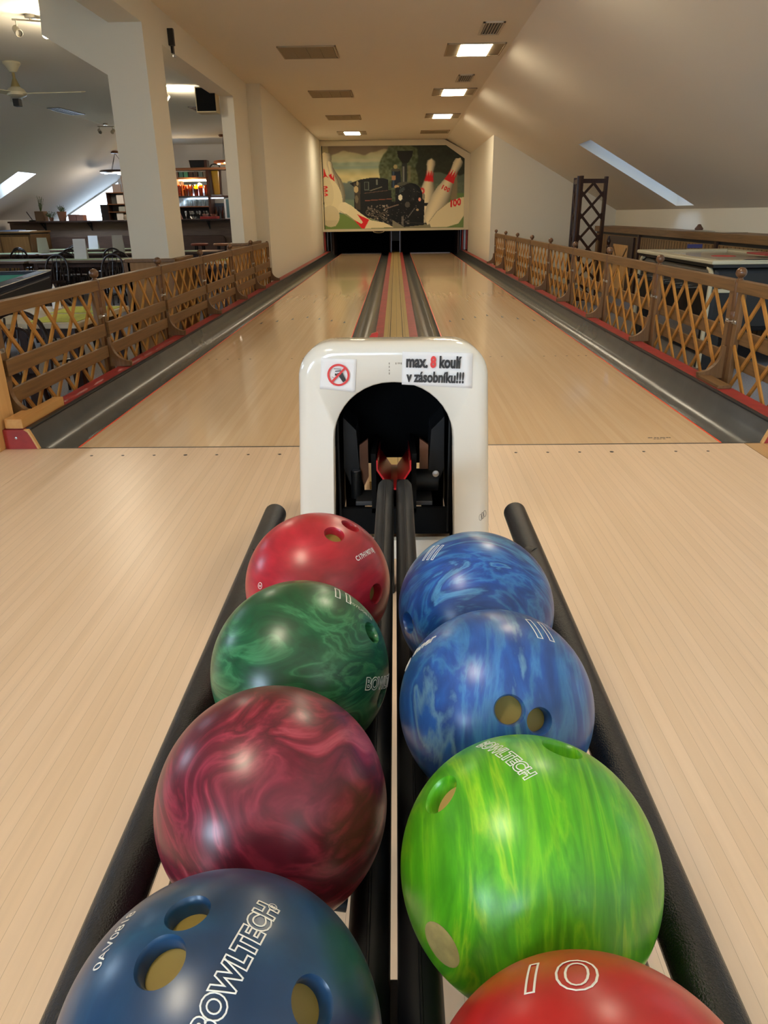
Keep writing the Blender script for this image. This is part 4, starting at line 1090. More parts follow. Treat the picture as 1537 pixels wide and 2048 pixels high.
# right of the near pillar
table(-4.35,-3.35,11.2,11.9,'dark table seen between the two pillars'); runner(-4.3,-3.75,11.3,11.8,'pale green runner on the table between the two pillars')
table(-3.45,-2.45,7.9,8.9,'pale topped table just behind the far end of the left fence', pale_top); runner(-3.0,-2.5,8.1,8.6,'yellow green mat on the table behind the far end of the fence', m=lime_mat, name='place_mat', cat='place mat')
def stool(x, y, label, col):
    t = thing('bar_stool', label, 'stool', (x,y,ZF), group='round bar stools')
    MB().lathe([(0,.80),(.17,.80),(.18,.815),(.18,.835),(.165,.845),(0,.845)], (0,0,0), 24).build('seat', col, None, smooth=True).parent = t
    for k in range(4):
        a = PI/4+PI/2*k; MB().tube([(.10*math.cos(a),.10*math.sin(a),.80),(.18*math.cos(a),.18*math.sin(a),0)], .016, 8).build('leg', M['bent']).parent = t
    MB().tube([(.14*math.cos(a),.14*math.sin(a),.35) for a in [2*PI*k/20 for k in range(20)]], .01, 6, closed=True).build('foot_ring', M['bent']).parent = t
seat_o = wood('orange_seat', srgb(170,110,76), srgb(190,130,92), (8,8,8), .35)
stool(-3.55,12.6,'bar stool with orange wooden seat right of the table between the pillars', seat_o); stool(-4.05,12.75,'bar stool with reddish seat behind the table between the pillars', mat('reddish_seat', srgb(150,74,52), .35))

# ---------------------------------------------------------------- back bar
YB1 = 15.5
bo = wood('back_bar_wood', srgb(104,66,38), srgb(126,84,52), (3,30,30), .45)
struct(MB().box(-7.2,-2.2,YB1+.42,YB1+.47,ZF,1.25).build('wall_bar_back', mat('bar_back_grey', srgb(60,58,60), .7)))
t = thing('back_bar_shelf', 'lit wooden back bar shelf full of glasses behind the counter', 'bar shelf', (-4.8,YB1+.2,.88))
MB().box(-5.6,-4.40,YB1,YB1+.4,1.775,1.81).build('shelf', bo, t); MB().box(-5.6,-3.95,YB1-.04,YB1+.4,1.965,2.01).build('top_board', bo, t)
MB().box(-5.6,-4.42,YB1,YB1+.4,1.385,1.41).build('glass_shelf', M['dark'], t); MB().box(-5.6,-4.44,YB1,YB1+.4,1.165,1.185).build('glass_shelf', bo, t)
MB().box(-4.44,-4.38,YB1,YB1+.4,.88,1.97).build('upright', M['darkwood'], t); MB().box(-5.66,-5.6,YB1,YB1+.4,.88,1.97).build('upright', bo, t); MB().box(-5.20,-5.17,YB1+.05,YB1+.35,1.41,1.775).build('upright', bo, t)
MB().box(-5.6,-4.44,YB1+.38,YB1+.4,1.185,1.775).build('mirror', mat('mirror', (.75,.78,.8,1), .05, 1.), t)
MB().tube([(-5.15,YB1+.2,1.755),(-4.5,YB1+.2,1.755)], .012, 8).build('strip_lamp', emit('strip_white', (1,.80,.5,1), 8), t)
MB().box(-4.38,-3.95,YB1,YB1+.4,1.375,1.405).build('side_shelf', M['darkwood'], t)
MB().box(-4.9,-4.1,YB1+.1,YB1+.2,1.35,1.362).build('strip_lamp', emit('strip_cool', (.75,.88,1,1), 6), t)
t2 = thing('bar_counter', 'inner working counter of the bar behind the partition', 'counter', (-4.6,15.0,ZF))
MB().box(-6.9,-2.3,14.9,15.9,.84,.88).build('worktop', M['darkwood'], t2); MB().box(-6.85,-2.35,14.95,15.85,ZF,.84).build('base', bw, t2)
amber = glassy('amber_glass', (.86,.52,.10,1), .10); amber2 = glassy('dark_amber_glass', (.62,.30,.05,1), .1)
def glass(kind, x, y, z, label, group, m):
    pr = {'mug': [(0,0),(.045,0),(.052,.20),(.055,.24),(.050,.24),(.044,.01),(0,.01)], 'tumbler': [(0,0),(.035,0),(.042,.15),(.038,.15),(.032,.008),(0,.008)],
          'wine': [(0,0),(.032,0),(.006,.01),(.006,.09),(.034,.13),(.036,.18),(.030,.20),(.028,.20),(.033,.18),(.031,.132),(0,.095)]}[kind]
    o = MB().lathe(pr, (0,0,0), 14).build('beer_glass' if kind == 'mug' else 'tumbler' if kind == 'tumbler' else 'wine_glass', m, smooth=True); o.location = (x,y,z)
    return tag(o, label, 'glass', group)
for k in range(6): glass('mug', -5.12+.125*k, YB1+.1+.05*(k%2), 1.411, 'amber beer glass on the lit shelf, %s from the left' % ORD[k], 'amber beer glasses', amber if k % 3 else amber2)
for k in range(7): glass('tumbler', -5.10+.105*k, YB1+.1+.06*(k%2), 1.186, 'clear tumbler on the shelf under the amber glasses, %s from the left' % ORD[k], 'clear tumblers', clear)
for k in range(8): glass('wine', -5.02+.085*k, YB1+.05+.08*(k%2), .881, 'wine glass standing on the back counter, %s from the left' % ORD[k], 'wine glasses', clear)
cols = [(110,92,84),(60,110,100),(70,140,110),(52,40,34),(56,44,36),(80,100,100),(130,124,110)]
for k, c in enumerate(cols):
    tag(MB().box(-5.2+.115*k,-5.2+.115*k+.09,YB1+.05,YB1+.2,1.811,1.93).build('small_carton', mat('carton_%d' % k, srgb(*c), .6), bevel=.003), 'small carton under the top board of the back bar, %s from the left' % ORD[k], 'carton', 'cartons on the back bar')
bulb = tag(MB().lathe([(0,-.03),(.022,-.018),(.028,0),(.022,.02),(.012,.035),(.012,.06),(0,.06)], (-4.80,YB1+.30,1.60), 16).build('light_bulb', emit('warm_bulb', (1,.66,.22,1), 500), smooth=True), 'glowing warm bulb behind the amber glasses', 'bulb')
ld = bpy.data.lights.new('bar_glow','POINT'); ld.energy = 22; ld.color = (1,.74,.42); ld.shadow_soft_size = .05
lo = bpy.data.objects.new('bar_glow', ld); COL.objects.link(lo); lo.location = (-4.80,YB1-.02,1.66)
t = thing('television', 'small black television with brown side on top of the back bar', 'television', (-4.6,YB1+.1,2.01))
MB().prism([(-4.80,2.012),(-4.40,2.012),(-4.40,2.175),(-4.825,2.175)], YB1+.05, YB1+.28).build('cabinet', M['darkwood'], t, bevel=.006); MB().prism([(-4.785,2.022),(-4.47,2.022),(-4.47,2.165),(-4.805,2.165)], YB1+.043, YB1+.051).build('screen', M['blackgloss'], t)
t = thing('beer_tower', 'tall amber beer tower with a dark frame on the side shelf', 'beer tower', (-4.24,YB1+.15,1.405))
MB().box(-4.36,-4.12,YB1+.02,YB1+.3,1.405,1.43).build('base', M['screw'], t, bevel=.004)
MB().prism([(-4.30,1.43),(-4.16,1.43),(-4.145,1.95),(-4.33,1.95)], YB1+.06, YB1+.2).build('amber_body', mat('amber_body', srgb(132,104,24), .25), t, bevel=.02)
for a, b_ in (((-4.315,1.43),(-4.35,2.02)),((-4.145,1.43),(-4.125,2.02))): MB().bar((a[0],YB1+.13,a[1]),(b_[0],YB1+.13,b_[1]),.03,.10).build('frame_side', M['darkwood'], t)
MB().tube([(-4.2375-.115*math.cos(a),YB1+.13,2.02+.07*math.sin(a)) for a in [PI*k/12 for k in range(13)]], .014, 8).build('arched_top', M['black'], t, smooth=True)
MB().lathe([(0,.06),(.018,.05),(.014,.02),(.022,0)], (-4.25,YB1-.01,2.012), 12).build('tap_knob', M['screw'], t)
fb = mat('fridge_white', srgb(196,204,212), .4)
t = thing('glass_fridge', 'white framed drinks fridge at the right of the back bar', 'fridge', (-3.9,YB1+.1,.88))
MB().box(-4.085,-3.5,YB1+.05,YB1+.4,.885,1.37).build('case', fb, t, bevel=.01); MB().box(-4.035,-3.55,YB1+.04,YB1+.051,.92,1.33).build('glass_door', mat('fridge_glass', srgb(70,100,110), .15), t)
for k in range(6):
    c = [(30,18,14),(60,34,18),(24,16,20),(36,30,26),(70,28,20),(28,24,20)][k]
    tag(MB().lathe([(0,0),(.032,0),(.033,.17),(.012,.23),(.012,.29),(0,.29)], (-4.36+.05*k,YB1+.22-.08*(k%2),.881), 12).build('bottle', mat('bottle_%d' % k, srgb(*c), .15), smooth=True), 'dark bottle in the group beside the fridge, %s from the left' % ORD[k], 'bottle', 'bottles by the fridge')
# things on the partition shelf right of the pillar
redp = mat('red_tray', srgb(190,52,44), .4)
tag(MB().box(-4.25,-3.88,YP-.2,YP+.05,.905,.955).build('red_tray', redp, bevel=.006), 'red tray on the bar shelf between the two pillars', 'tray')
for k, x in enumerate((-4.42,-4.15,-3.97)):
    tag(MB().lathe([(0,0),(.05,0),(.085,.05),(.078,.05),(.045,.008),(0,.008)], (x,YP-.1,.9055 if k == 0 else .9555), 18).build('glass_bowl', clear, smooth=True), 'small glass bowl %s' % ('left of the red tray on the bar shelf','on the left of the red tray','on the right of the red tray')[k], 'bowl', 'glass bowls')
tag(MB().prism([(-4.83,.906),(-4.68,.906),(-4.72,1.03),(-4.80,1.03)], YP-.05, YP+.0).build('card_holder', mat('salmon_card', srgb(176,116,92), .6)), 'salmon card holder on the bar shelf right of the near pillar', 'card holder')
# display shelf left of the pillar
t = thing('display_shelf', 'open wooden display shelf with a brown post left of the near pillar', 'shelf', (-6.6,YB1,.9))
MB().box(-6.45,-6.36,YB1,YB1+.1,.88,1.86).build('post', bo, t)
for z in (1.07,1.24,1.49): MB().box(-6.86,-6.0,YB1-.02,YB1+.28,z,z+.02).build('shelf_board', bo, t)
MB().box(-6.86,-6.84,YB1,YB1+.28,.88,1.49).build('side_panel', M['darkwood'], t); MB().box(-6.84,-6.4,YB1+.26,YB1+.28,.88,1.49).build('back_panel', mat('shelf_back', srgb(96,96,94), .7), t)
tag(MB().box(-6.72,-6.52,YB1+.1,YB1+.14,1.511,1.69).build('picture', mat('grey_picture', srgb(150,138,136), .6)), 'grey framed picture standing on top of the display shelf', 'picture')
tag(MB().box(-6.64,-6.48,YB1+.05,YB1+.1,1.261,1.45).build('white_plaque', M['white_paper']), 'white plaque on the upper board of the display shelf', 'plaque')
tag(MB().box(-6.62,-6.47,YB1+.05,YB1+.12,1.091,1.2).build('pale_box', mat('pale_box', srgb(170,176,170), .6)), 'pale box on the middle board of the display shelf', 'box')
tag(MB().box(-6.68,-6.52,YB1+.02,YB1+.1,.8815,1.06).build('photo_frame', M['white_paper']), 'white photo frame at the foot of the display shelf', 'photo frame')
tag(MB().lathe([(0,0),(.06,0),(.075,.06),(.06,.12),(.03,.14),(0,.14)], (-6.53+.12,YB1-.1,.8815), 16).build('round_jar', mat('jar', srgb(150,140,126), .3), smooth=True), 'round pale jar beside the photo frame by the display shelf', 'jar')
# hanging wooden lamps
def wood_lamp(x, y, z, zc, bx, by, r, m, label):
    t = thing('hanging_lamp', label, 'pendant lamp', (x,y,z), group='hanging wooden bar lamps')
    MB().lathe([(0,-.02),(r-.05,-.02),(r,-.005),(r,.03),(r-.02,.04),(0,.04)], (x,y,z), 32).build('wooden_disc', m, t)
    MB().lathe([(0,0),(.09,0),(.10,-.015),(.08,-.045),(0,-.05)], (bx,by,zc), 20).build('ceiling_base', bo, t)
    for a in (.3,2.4,4.5): MB().tube([(bx,by,zc-.04),(x+.6*r*math.cos(a),y+.6*r*math.sin(a),z+.04)], .005, 6).build('cord', M['dark'], t)
    ld = bpy.data.lights.new('lamp_glow','POINT'); ld.energy = 26; ld.color = (1,.84,.64); ld.shadow_soft_size = .12
    lo = bpy.data.objects.new('lamp_glow', ld); COL.objects.link(lo); lo.location = (x,y,z-.12)
    for a in (0.2,1.77,3.34,4.9): MB().lathe([(0,-.035),(.03,-.034),(.035,-.02)], (x+.66*r*math.cos(a),y+.66*r*math.sin(a),z), 12).build('spot', emit('lamp_spot', (1,.82,.6,1), 14), t)
wood_lamp(-6.20,14.6,1.89,zl(-6.2)-.005,-6.2,14.6,.37,M['darkwood'],'dark wooden hanging lamp left of the near pillar')
wood_lamp(-3.72,14.75,2.06,HC,-3.80,14.75,.33,wood('orange_lamp_wood', srgb(190,96,48), srgb(206,116,62), (6,6,30), .35),'orange wooden hanging lamp between the two pillars')
# ---------------------------------------------------------------- right hand room
pan = boards('sideboard_panel', srgb(122,92,56), srgb(140,108,68), srgb(84,60,36), .5, width=.11, linew=.04)
def vboards(name, ca, cb, line, w):
    return wood(name, ca, cb, (8, 24, .8), .5)
t = thing('wall_sideboard', 'long oak panelled sideboard along the right knee wall', 'sideboard', (4.0, 8, ZF))
sbm = vboards('sideboard_oak', srgb(120,90,54), srgb(142,110,68), None, .1)
MB().box(3.90,SR-.005,3.2,12.0,ZF,.56).build('panelled_front', sbm, t); MB().box(3.86,SR-.005,3.2,12.0,.60,.695).build('top', M['oak'], t, bevel=.006)
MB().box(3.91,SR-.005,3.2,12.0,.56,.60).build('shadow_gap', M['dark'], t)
for y in (9.3, 6.3): MB().box(3.87,3.90,y-.035,y+.035,ZF,.60).build('dark_post', M['darkwood'], t)
gr = MB()
for k in range(80):
    y = 3.3+.108*k
    gr.box(3.896,3.901,y,y+.006,-.35,.55)
gr.build('groove_lines', M['darkwood'], t)
t = thing('crossbuck_door', 'small framed door with a crossed board panel beside the lattice screen', 'door', (3.89, 10.2, ZF))
MB().box(3.865,3.895,9.5,10.9,-.38,.55).build('frame', M['darkwood'], t); MB().box(3.855,3.866,9.75,10.6,-.3,.42).build('panel', M['tan_wood'], t)
MB().bar((3.852,9.78,-.25),(3.852,10.57,.37),.008,.03,side=(1,0,0)).build('cross_board', M['oak'], t); MB().bar((3.850,10.57,-.25),(3.850,9.78,.37),.008,.03,side=(1,0,0)).build('cross_board', M['oak'], t)
MB().box(3.84,3.856,10.62,10.68,.12,.26).build('latch', M['black'], t)
tag(MB().box(3.92,4.2,6.2,7.1,.6955,.700).build('glossy_sheet', mat('glossy_sheet', srgb(120,110,90), .08, spec=.8)), 'glossy flat sheet lying on the right sideboard reflecting the skylight', 'sheet')
tag(MB().box(3.95,4.1,6.9,7.6,.7005,.704).build('pale_sheet', mat('pale_sheet', srgb(196,190,176), .25)), 'pale sheet overlapping the glossy one on the right sideboard', 'sheet')
tag(MB().lathe([(0,0),(.05,0),(.055,.02),(.03,.05),(.02,.07),(0,.075)], (4.06,7.35,.7045), 14).build('ornament', M['bench'], smooth=True), 'small dark ornament standing on the right sideboard', 'ornament')
# lattice screen
t = thing('lattice_screen', 'tall dark wooden folding lattice screen standing behind the right fence', 'folding screen', (2.9,8.6,ZF))
def leaf_panel(p, q, zt, name):
    mb = MB(); p = Vector((*p,0)); q = Vector((*q,0)); d = (q-p); n = Vector((-d.y,d.x,0)).normalized(); w = d.length; u = d.normalized()
    P = lambda a, z: (p.x+u.x*a, p.y+u.y*a, z)
    for a in (.0225, w-.0225): mb.bar(P(a,ZF), P(a,zt+(.02 if a > .1 else .03)), .045, .045, side=u)
    mb.bar(P(0,zt-.04), P(w,zt-.04), .03, .06, side=n); mb.bar(P(0,ZF+.1), P(w,ZF+.1), .03, .06, side=n)
    fr = mb.build(name+'_frame', M['darkwood'], t)
    l = MB(); z0, z1 = ZF+.12, zt-.06; k = 1.02; a0, a1 = .04, w-.04; stp = .30
    zz = z0-(a1-a0)*k
    while zz < z1:
        for sg in (1, -1):
            pts = []
            for i in range(21):
                a = a0+(a1-a0)*i/20; z = zz+k*((a-a0) if sg > 0 else (a1-a))
                if z0 <= z <= z1: pts.append((a, z))
            if len(pts) > 1: l.bar(Vector(P(*pts[0]))+n*(.006*sg), Vector(P(*pts[-1]))+n*(.006*sg), .012, .036, side=n)
        zz += stp
    l.build(name+'_lattice', M['darkwood'], t)
leaf_panel((2.70,8.55),(3.13,8.66),1.405,'main_leaf'); leaf_panel((2.69,8.58),(2.74,9.05),1.405,'side_leaf')
t = thing('newel_post', 'dark turned newel post standing right of the lattice screen', 'post', (3.30,8.9,ZF))
MB().lathe([(.03,ZF),(.03,.42),(.034,.44),(.02,.47),(.03,.50),(.034,.53),(.02,.56),(.012,.60),(0,.61)], (3.30,8.9,0), 16).build('post', M['darkwood'], t, smooth=True)
MB().box(3.23,3.37,8.83,8.97,ZF,-.36).build('base', M['darkwood'], t)
# games table
crm = mat('cream_trim', srgb(196,186,154), .4); wtop = mat('white_rink', srgb(172,166,152), .15)
t = thing('games_table', 'black multi game table with cream trim and a white hockey top', 'games table', (3.25,4.56,ZF))
x0, x1, y0, y1 = 2.72, 3.78, 3.50, 5.60
MB().box(x0+.04,x1-.04,y0+.05,y1-.05,-.06,.49).build('body', M['black'], t, bevel=.05)
fr = MB()
for a in ((x0,x0+.09,y0,y1),(x1-.09,x1,y0,y1),(x0+.09,x1-.09,y0,y0+.11),(x0+.09,x1-.09,y1-.11,y1)): fr.box(*a,.515,.55)
fr.build('top_rim', crm, t, bevel=.01)
MB().box(x0+.05,x1-.05,y0+.06,y1-.06,.49,.528).build('rink', wtop, t)
MB().lathe([(.10,.001),(.115,.001),(.115,0),(.10,0)], ((x0+x1)/2,(y0+y1)/2,.5285), 32).build('centre_ring', M['ink_red'], t)
MB().box(x0+.02,x1-.02,y0+.02,y1-.02,.488,.515).build('under_rim', M['black'], t)
def trim(yc, sgn):
    m = MB()
    for xx in (x0+.035, x1-.06):
        pts = [(xx,yc,-.38),(xx,yc,.38)]+[(xx,yc+sgn*.09*(1-math.cos(a)),.38+.10*math.sin(a)) for a in [PI/2*k/6 for k in range(1,7)]]
        m.tube(pts, .02, 8)
    m.build('cream_edge', crm, t, smooth=True)
trim(y0+.06, 1); trim(y1-.06, -1)
MB().box(x0+.06,x1-.06,y0+.035,y0+.055,.28,.31).build('cream_band', crm, t)
for x in (x0+.12, x1-.12):
    for y in (y0+.14, y1-.14): MB().box(x-.06,x+.06,y-.08,y+.08,ZF,-.06).build('leg', M['black'], t)
for k in range(8):
    y = y0+.32+k*.205; z = .30
    rd = MB().tube([(x0-.06,y,z),(x0+.06,y,z)], .008, 8).build('football_rod', M['screw'], t)
    MB().tube([(x0-.17,y,z),(x0-.06,y,z)], .017, 10).build('handle', M['dark'], rd, smooth=True)
MB().box(x0+.55,x1-.35,y1-.04,y1-.01,.56,.60).build('score_bar', mat('blue_bar', srgb(60,60,110), .4), t)
MB().box(x0+.3,x0+.52,y0+.02,y0+.09,.5505,.553).build('goal_slot', M['dark'], t); MB().box(x0+.3,x0+.52,y1-.09,y1-.02,.5505,.553).build('goal_slot', M['dark'], t)
tag(MB().box(3.45,3.74,4.1,4.5,.5505,.566).build('red_cloth', M['red_paint'], bevel=.004), 'flat red cloth lying on the right rim of the games table', 'cloth')
tag(MB().lathe([(0,.03),(.012,.026),(.016,.012),(.016,0)], (3.28,3.57,.5505), 12).build('hockey_striker', M['white_paper'], smooth=True), 'small white striker knob on the front rim of the games table', 'striker')
# ---------------------------------------------------------------- the painted mural (its own picture, drawn on a flat panel)
def mural():
    nx, nz = 330, 196
    U0, U1, V0, V1 = 20., 1500., 40., 910.
    us = np.linspace(U0, U1, nx); vs = np.linspace(V0, V1, nz)
    U, V = np.meshgrid(us, vs)
    rng = np.random.default_rng(4)
    def noise(sc, seed=0):
        r = np.random.default_rng(seed); gx = int((U1-U0)/sc)+3; gy = int((V1-V0)/sc)+3; g = r.random((gy, gx))
        x = (U-U0)/sc; y = (V-V0)/sc; i = x.astype(int); j = y.astype(int); fx = x-i; fy = y-j
        fx = fx*fx*(3-2*fx); fy = fy*fy*(3-2*fy)
        return (g[j,i]*(1-fx)+g[j,i+1]*fx)*(1-fy)+(g[j+1,i]*(1-fx)+g[j+1,i+1]*fx)*fy
    img = np.zeros((nz, nx, 3))
    C = lambda *c: np.array(c, float)
    def poly(p):
        m = np.zeros(U.shape, bool); n = len(p)
        for i in range(n):
            (x0,y0), (x1,y1) = p[i], p[(i+1) % n]
            if y0 == y1: continue
            c = ((y0 > V) != (y1 > V)) & (U < (x1-x0)*(V-y0)/(y1-y0)+x0); m ^= c
        return m
    def ell(cx, cy, rx, ry, a=0.):
        c, s = math.cos(a), math.sin(a); x = (U-cx)*c+(V-cy)*s; y = -(U-cx)*s+(V-cy)*c
        return (x/rx)**2+(y/ry)**2 < 1
    def fill(m, c, amt=1.): img[m] = img[m]*(1-amt)+C(*c)*amt
    def line(p, q, w):
        p = C(*p); q = C(*q); d = q-p; t = np.clip(((U-p[0])*d[0]+(V-p[1])*d[1])/(d@d), 0, 1)
        return np.hypot(U-p[0]-t*d[0], V-p[1]-t*d[1]) < w/2
    stops = [(40,(120,108,88)),(110,(150,140,106)),(180,(150,152,118)),(240,(128,142,124)),(300,(150,152,116)),(360,(186,174,122)),(430,(170,164,122)),(520,(110,122,112)),(900,(110,122,80))]
    for k in range(3): img[:,:,k] = np.interp(V, [s[0] for s in stops], [s[1][k] for s in stops])
    img += ((noise(60,1)-.5)*26)[:,:,None]
    fill((V < 150-40*noise(70,2)+20*np.sin(U/60)) & (U < 760) & (U > 80), (96,82,68), .8)
    fill((np.abs(V-200-10*noise(90,3)) < 16) & (U < 640), (168,162,128), .6)
    fill((np.abs(V-275) < 14) & (U < 640) & (U > 130), (112,132,126), .6)
    fill((V > 400+40*noise(40,5)) & (V < 600) & (U < 420) & (U > 140), (74,88,88), .8)
    fill((V > 590) & (U < 420), (96,116,96), .8)
    fill((V > 740) & (U < 500), (104,126,62), .9)
    fill((V > 790) & (U > 700), (120,112,92), .8)
    tr = (U > 560+200*noise(120,7)-(V-60)*.10+90*np.clip((260-V)/200,0,1)) & (V < 640)
    fill(tr, (62,72,48), .85); img[tr] += ((noise(18,8)-.5)*44)[tr][:,None]
    dk = (U > 900+120*noise(80,9)) & (V < 420+60*noise(60,10)); fill(dk, (34,38,30), .8)
    fill((U > 1140) & (V > 330+40*noise(50,11)) & (V < 600), (92,104,88), .75)
    fill((U > 1200) & (V > 540) & (V < 920), (96,124,66), .8)
    fill(poly([(1335,330),(1395,330),(1400,620),(1335,620)]), (122,110,84)); fill(poly([(890,260),(915,260),(920,420),(890,420)]), (120,112,84), .7)
    # pins
    def pin(base, head, wb, wh, crown=True, txt=None, shade=(1,1)):
        b = C(*base); h = C(*head); d = h-b; Lp = np.hypot(*d); d /= Lp; n = C(-d[1], d[0])
        a = ((U-b[0])*d[0]+(V-b[1])*d[1])/Lp; s = (U-b[0])*n[0]+(V-b[1])*n[1]
        prof = np.interp(a, [-.12,-.06,0,.14,.30,.45,.58,.70,.80,.90,.96,1.0], [0,.62,.82,.97,1.,.88,.62,.43,.40,.50,.44,0])*wb
        m = (np.abs(s) < prof) & (a > -.12) & (a < 1)
        sh = np.clip(1-.35*np.abs(s/np.maximum(prof,1)+.25)**2, .5, 1)
        for k, c in enumerate((214,202,168)): img[:,:,k][m] = (c*sh)[m]
        if crown:
            z = 2.6*np.abs(((s/np.maximum(prof,1)+1)*1.5) % 1-.5)
            cm = m & (a > .615) & (a < .70+.085*z); fill(cm, (196,34,38))
        if txt:
            for k in range(3):
                o = (k-1)*wb*.34; cx = b[0]+d[0]*Lp*.50+n[0]*o; cy = b[1]+d[1]*Lp*.50+n[1]*o; ang = math.atan2(d[1], d[0])+PI/2
                e = ell(cx,cy,wb*.15,wb*.23,ang)
                if k == txt[0]: e = line((cx-d[0]*wb*.2,cy-d[1]*wb*.2),(cx+d[0]*wb*.2,cy+d[1]*wb*.2),wb*.12)
                else: e &= ~ell(cx,cy,wb*.05,wb*.11,ang)
                fill(e & m, (196,40,44))
    pin((1062,780),(1132,195),88,60,True)
    fill(ell(1038,515,24,32) & ~ell(1038,515,9,16), (196,40,44))
    for _ in range(2): img = (img+np.roll(img,1,0)+np.roll(img,-1,0)+np.roll(img,1,1)+np.roll(img,-1,1))/5
    # engine
    body = (24,27,29)
    fill(poly([(290,430),(400,392),(520,375),(640,382),(690,400),(690,500),(720,500),(730,880),(520,790),(400,760),(330,690),(340,470)]), body)
    fill(poly([(330,430),(345,690),(395,700),(400,420)]), (60,54,46)); fill(ell(355,490,24,34), (168,150,110)); fill(ell(370,430,12,24), (140,128,96)); fill(ell(358,590,18,40), (120,108,82), .7)
    fill(poly([(440,415),(490,415),(490,500),(440,500)]), (84,92,84)); fill(poly([(447,422),(482,422),(482,492),(447,492)]), (34,38,38))
    fill(poly([(560,395),(580,395),(580,450),(560,450)]), (96,100,88)); fill(line((500,505),(620,470),7), (120,116,96))
    fill(poly([(725,310),(815,310),(820,480),(720,480)]), (26,34,46)); fill(poly([(735,315),(752,315),(752,480),(735,480)]), (60,80,98), .7)
    fill(ell(765,305,48,16), (66,66,56)); fill(ell(763,272,20,22), (150,136,92)); fill(poly([(722,358),(765,358),(762,405),(722,405)]), (158,116,84))
    fill(poly([(780,120),(940,120),(935,170),(890,240),(835,240),(790,180)]), (30,32,28)); fill(poly([(830,240),(880,240),(880,440),(825,440)]), (40,44,44)); fill(poly([(838,270),(856,270),(856,420),(838,420)]), (110,112,104))
    fill(ell(850,445,70,24), (74,76,66)); fill(ell(775,470,26,18), (176,146,104))
    fill(ell(920,560,120,125), (20,23,25)); fill(ell(900,540,90,95), (28,32,34)); fill(ell(850,545,80,90), (22,26,28)); fill(poly([(760,480),(900,450),(900,640),(760,640)]), (22,26,29)); fill(poly([(800,500),(850,470),(860,500),(800,540)]), (58,68,70), .8)
    fill(poly([(710,620),(1050,620),(1060,860),(850,880),(720,800)]), (20,22,24)); fill(poly([(960,560),(1060,600),(1060,760),(960,760)]), (24,26,28))
    fill(line((450,605),(720,590),8), (124,74,58)); fill(line((440,530),(680,505),5), (96,72,60)); fill(line((650,690),(790,650),9), (124,104,90))
    for k in range(90):
        x = rng.uniform(455,690); y = rng.uniform(650,800); fill(ell(x,y,rng.uniform(3,9),rng.uniform(2,6)), tuple(C(1,.92,.82)*rng.uniform(60,170)))
    for k in range(70):
        x = rng.uniform(720,1060); y = rng.uniform(440,800); fill(ell(x,y,rng.uniform(2,7),rng.uniform(2,5)), tuple(C(1,.95,.9)*rng.uniform(40,110)))
    for cx, cy, r in ((485,725,34),(560,740,40),(640,760,36)):
        fill(ell(cx,cy,r,r) & ~ell(cx,cy,r-7,r-7), (104,94,82), .8)
    fill(ell(812,578,22,30), (220,214,190)); fill(ell(1012,600,14,18), (206,140,120)); fill(ell(885,650,26,30), (74,72,66)); fill(ell(990,705,14,12), (160,140,104))
    fill(poly([(1060,635),(1120,635),(1120,665),(1060,665)]), (26,28,28)); fill(ell(1132,655,18,34), (34,36,34)); fill(ell(1052,570,14,34), (128,122,104))
    fill(line((890,780),(960,690),8), (100,96,90)); fill(poly([(825,770),(845,770),(845,860),(825,860)]), (96,90,82)); fill(line((860,830),(1110,850),10), (40,40,38))
    for k in range(40): fill(ell(rng.uniform(560,900),rng.uniform(800,870),12,7), (120,112,102), .5)
    # pins
    pin((1130,790),(1425,195),96,60,True,(0,))
    # right hand lying pin
    m = poly([(1110,820),(1180,730),(1300,640),(1420,590),(1480,580),(1480,760),(1420,850),(1300,885),(1130,885)]); fill(m, (206,194,156)); fill(line((1110,830),(1190,725),6) | line((1190,725),(1310,635),6), (150,138,106))
    for k, (x, y) in enumerate(((1340,645),(1378,640),(1420,630))):
        e = line((x,y-30),(x,y+30),16) if k == 0 else (ell(x,y,21,38) & ~ell(x,y,8,18)); fill(e, (196,40,44))
    # left pins
    pin((130,640),(40,120),130,50,False); fill(poly([(20,360),(60,340),(60,470),(20,490)]), (206,194,156))
    fill(poly([(22,390),(30,270),(52,345),(78,375),(40,390)]), (196,34,38))
    pin((150,560),(85,205),58,40,False); fill(poly([(78,345),(108,330),(112,380),(128,340),(134,408),(108,408)]), (196,34,38))
    fill(ell(95,560,110,190,-.25), (208,196,158)); fill(ell(60,510,60,150,-.1), (200,188,150))
    for y in (465,500,540): fill(ell(36,y,26,14) & ~ell(30,y,12,5), (196,40,44))
    fill(ell(80,760,95,110), (192,180,144)); fill(poly([(20,800),(160,800),(130,865),(40,865)]), (184,172,138))
    m = poly([(165,690),(180,640),(230,615),(300,650),(400,735),(500,805),(640,830),(740,880),(430,890),(330,800),(250,740),(180,720)]); fill(m, (208,196,158)); fill(ell(225,675,58,58), (212,200,164)); fill(line((180,705),(330,805),7), (156,144,112), .8)
    fill(poly([(358,740),(485,800),(435,890),(405,890),(322,795),(400,840),(418,825)]), (196,34,38))
    img2 = np.clip(img*1.16+4, 0, 255)/255
    lin = np.where(img2 <= .04045, img2/12.92, ((img2+.055)/1.055)**2.4)
    to = lambda u, v: (-1.83+(u*.1952)*(3.55/288), 2.503-(280+v*.1953-292)*.01162)
    x0 = -1.80; inner = MURAL_INNER
    verts = []
    for j in range(nz):
        for i in range(nx):
            x, z = to(us[i], vs[j]); x = min(max(x, -1.80), 1.716); z = min(max(z, .615), 2.50)
            ex = 1.24+(2.483-z)/(2.483-2.185)*(1.698-1.24)      # cut corner
            if z > 2.185: x = min(x, ex)
            verts.append((x, 16.535, z))
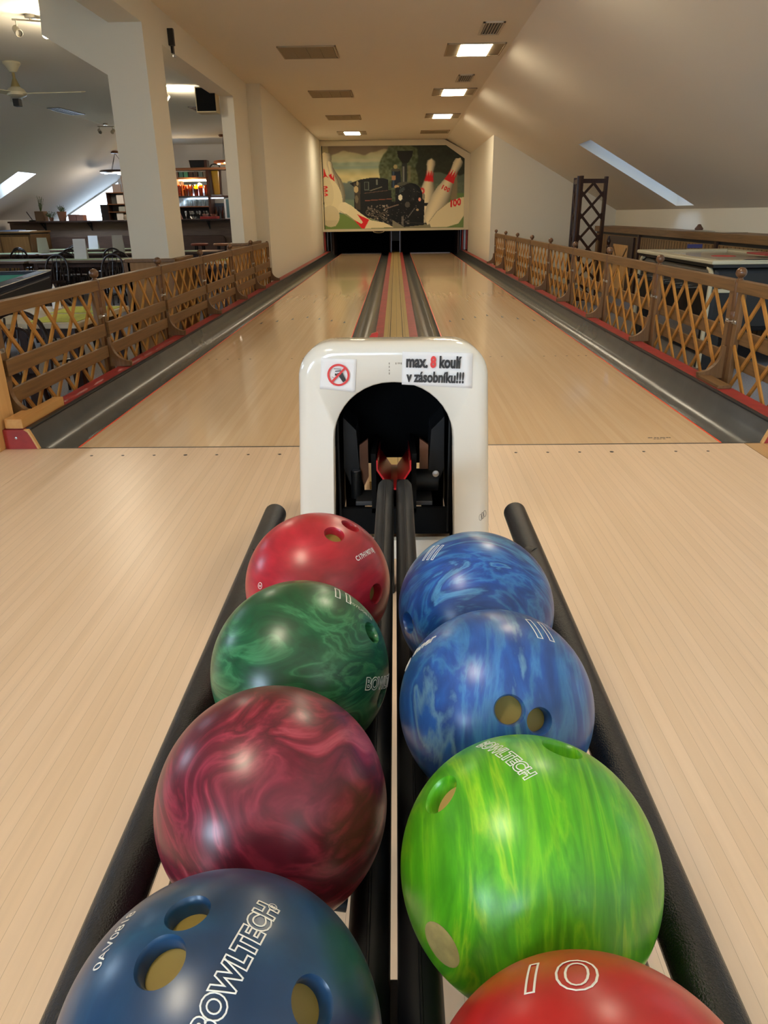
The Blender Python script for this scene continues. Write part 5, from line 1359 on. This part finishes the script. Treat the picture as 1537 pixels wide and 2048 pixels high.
    faces = [(j*nx+i, j*nx+i+1, (j+1)*nx+i+1, (j+1)*nx+i) for j in range(nz-1) for i in range(nx-1)]
    me = bpy.data.meshes.new('mural'); off = wloc(MURAL_PARENT)
    me.from_pydata([(v[0]-off.x, v[1]-off.y, v[2]-off.z) for v in verts], [], faces)
    ca = me.color_attributes.new('paint', 'FLOAT_COLOR', 'POINT')
    buf = np.ones((nz*nx, 4), np.float32); buf[:, :3] = lin.reshape(-1, 3)
    ca.data.foreach_set('color', buf.ravel())
    m, nt, b = nodes('mural_paint'); at = N(nt, 'ShaderNodeVertexColor', layer_name='paint'); L(nt, at.outputs['Color'], b.inputs['Base Color'])
    b.inputs['Roughness'].default_value = .55; b.inputs['Specular IOR Level'].default_value = .25
    me.materials.append(m); o = bpy.data.objects.new('mural', me); COL.objects.link(o); o.parent = MURAL_PARENT
    o['label'] = 'painted picture of a black steam engine among white bowling pins'
mural()

# ---------------------------------------------------------------- daylight and film
w = bpy.data.worlds.new('sky'); SC.world = w; w.use_nodes = True
nt = w.node_tree; bg = nt.nodes['Background']
# overcast sky, much brighter on the sun's side (left) than on the far right
tc = N(nt, 'ShaderNodeTexCoord'); dp = N(nt, 'ShaderNodeVectorMath', operation='DOT_PRODUCT'); dp.inputs[1].default_value = (-1., 0., .25)
L(nt, tc.outputs['Generated'], dp.inputs[0])
mr = N(nt, 'ShaderNodeMapRange'); mr.inputs['From Min'].default_value = -.12; mr.inputs['From Max'].default_value = .6
mr.inputs['To Min'].default_value = .9; mr.inputs['To Max'].default_value = 42.
L(nt, dp.outputs['Value'], mr.inputs['Value']); L(nt, mr.outputs['Result'], bg.inputs['Strength'])
bg.inputs['Color'].default_value = (.64,.81,1,1)
SC.cycles.use_denoising = True
SC.cycles.max_bounces = 10; SC.cycles.diffuse_bounces = 5; SC.cycles.glossy_bounces = 4; SC.cycles.transparent_max_bounces = 12
SC.cycles.sample_clamp_indirect = 6; SC.cycles.caustics_reflective = False; SC.cycles.caustics_refractive = False
SC.view_settings.view_transform = 'Standard'; SC.view_settings.look = 'None'; SC.view_settings.gamma = 1; SC.view_settings.use_curve_mapping = False
SC.view_settings.exposure = 0.0
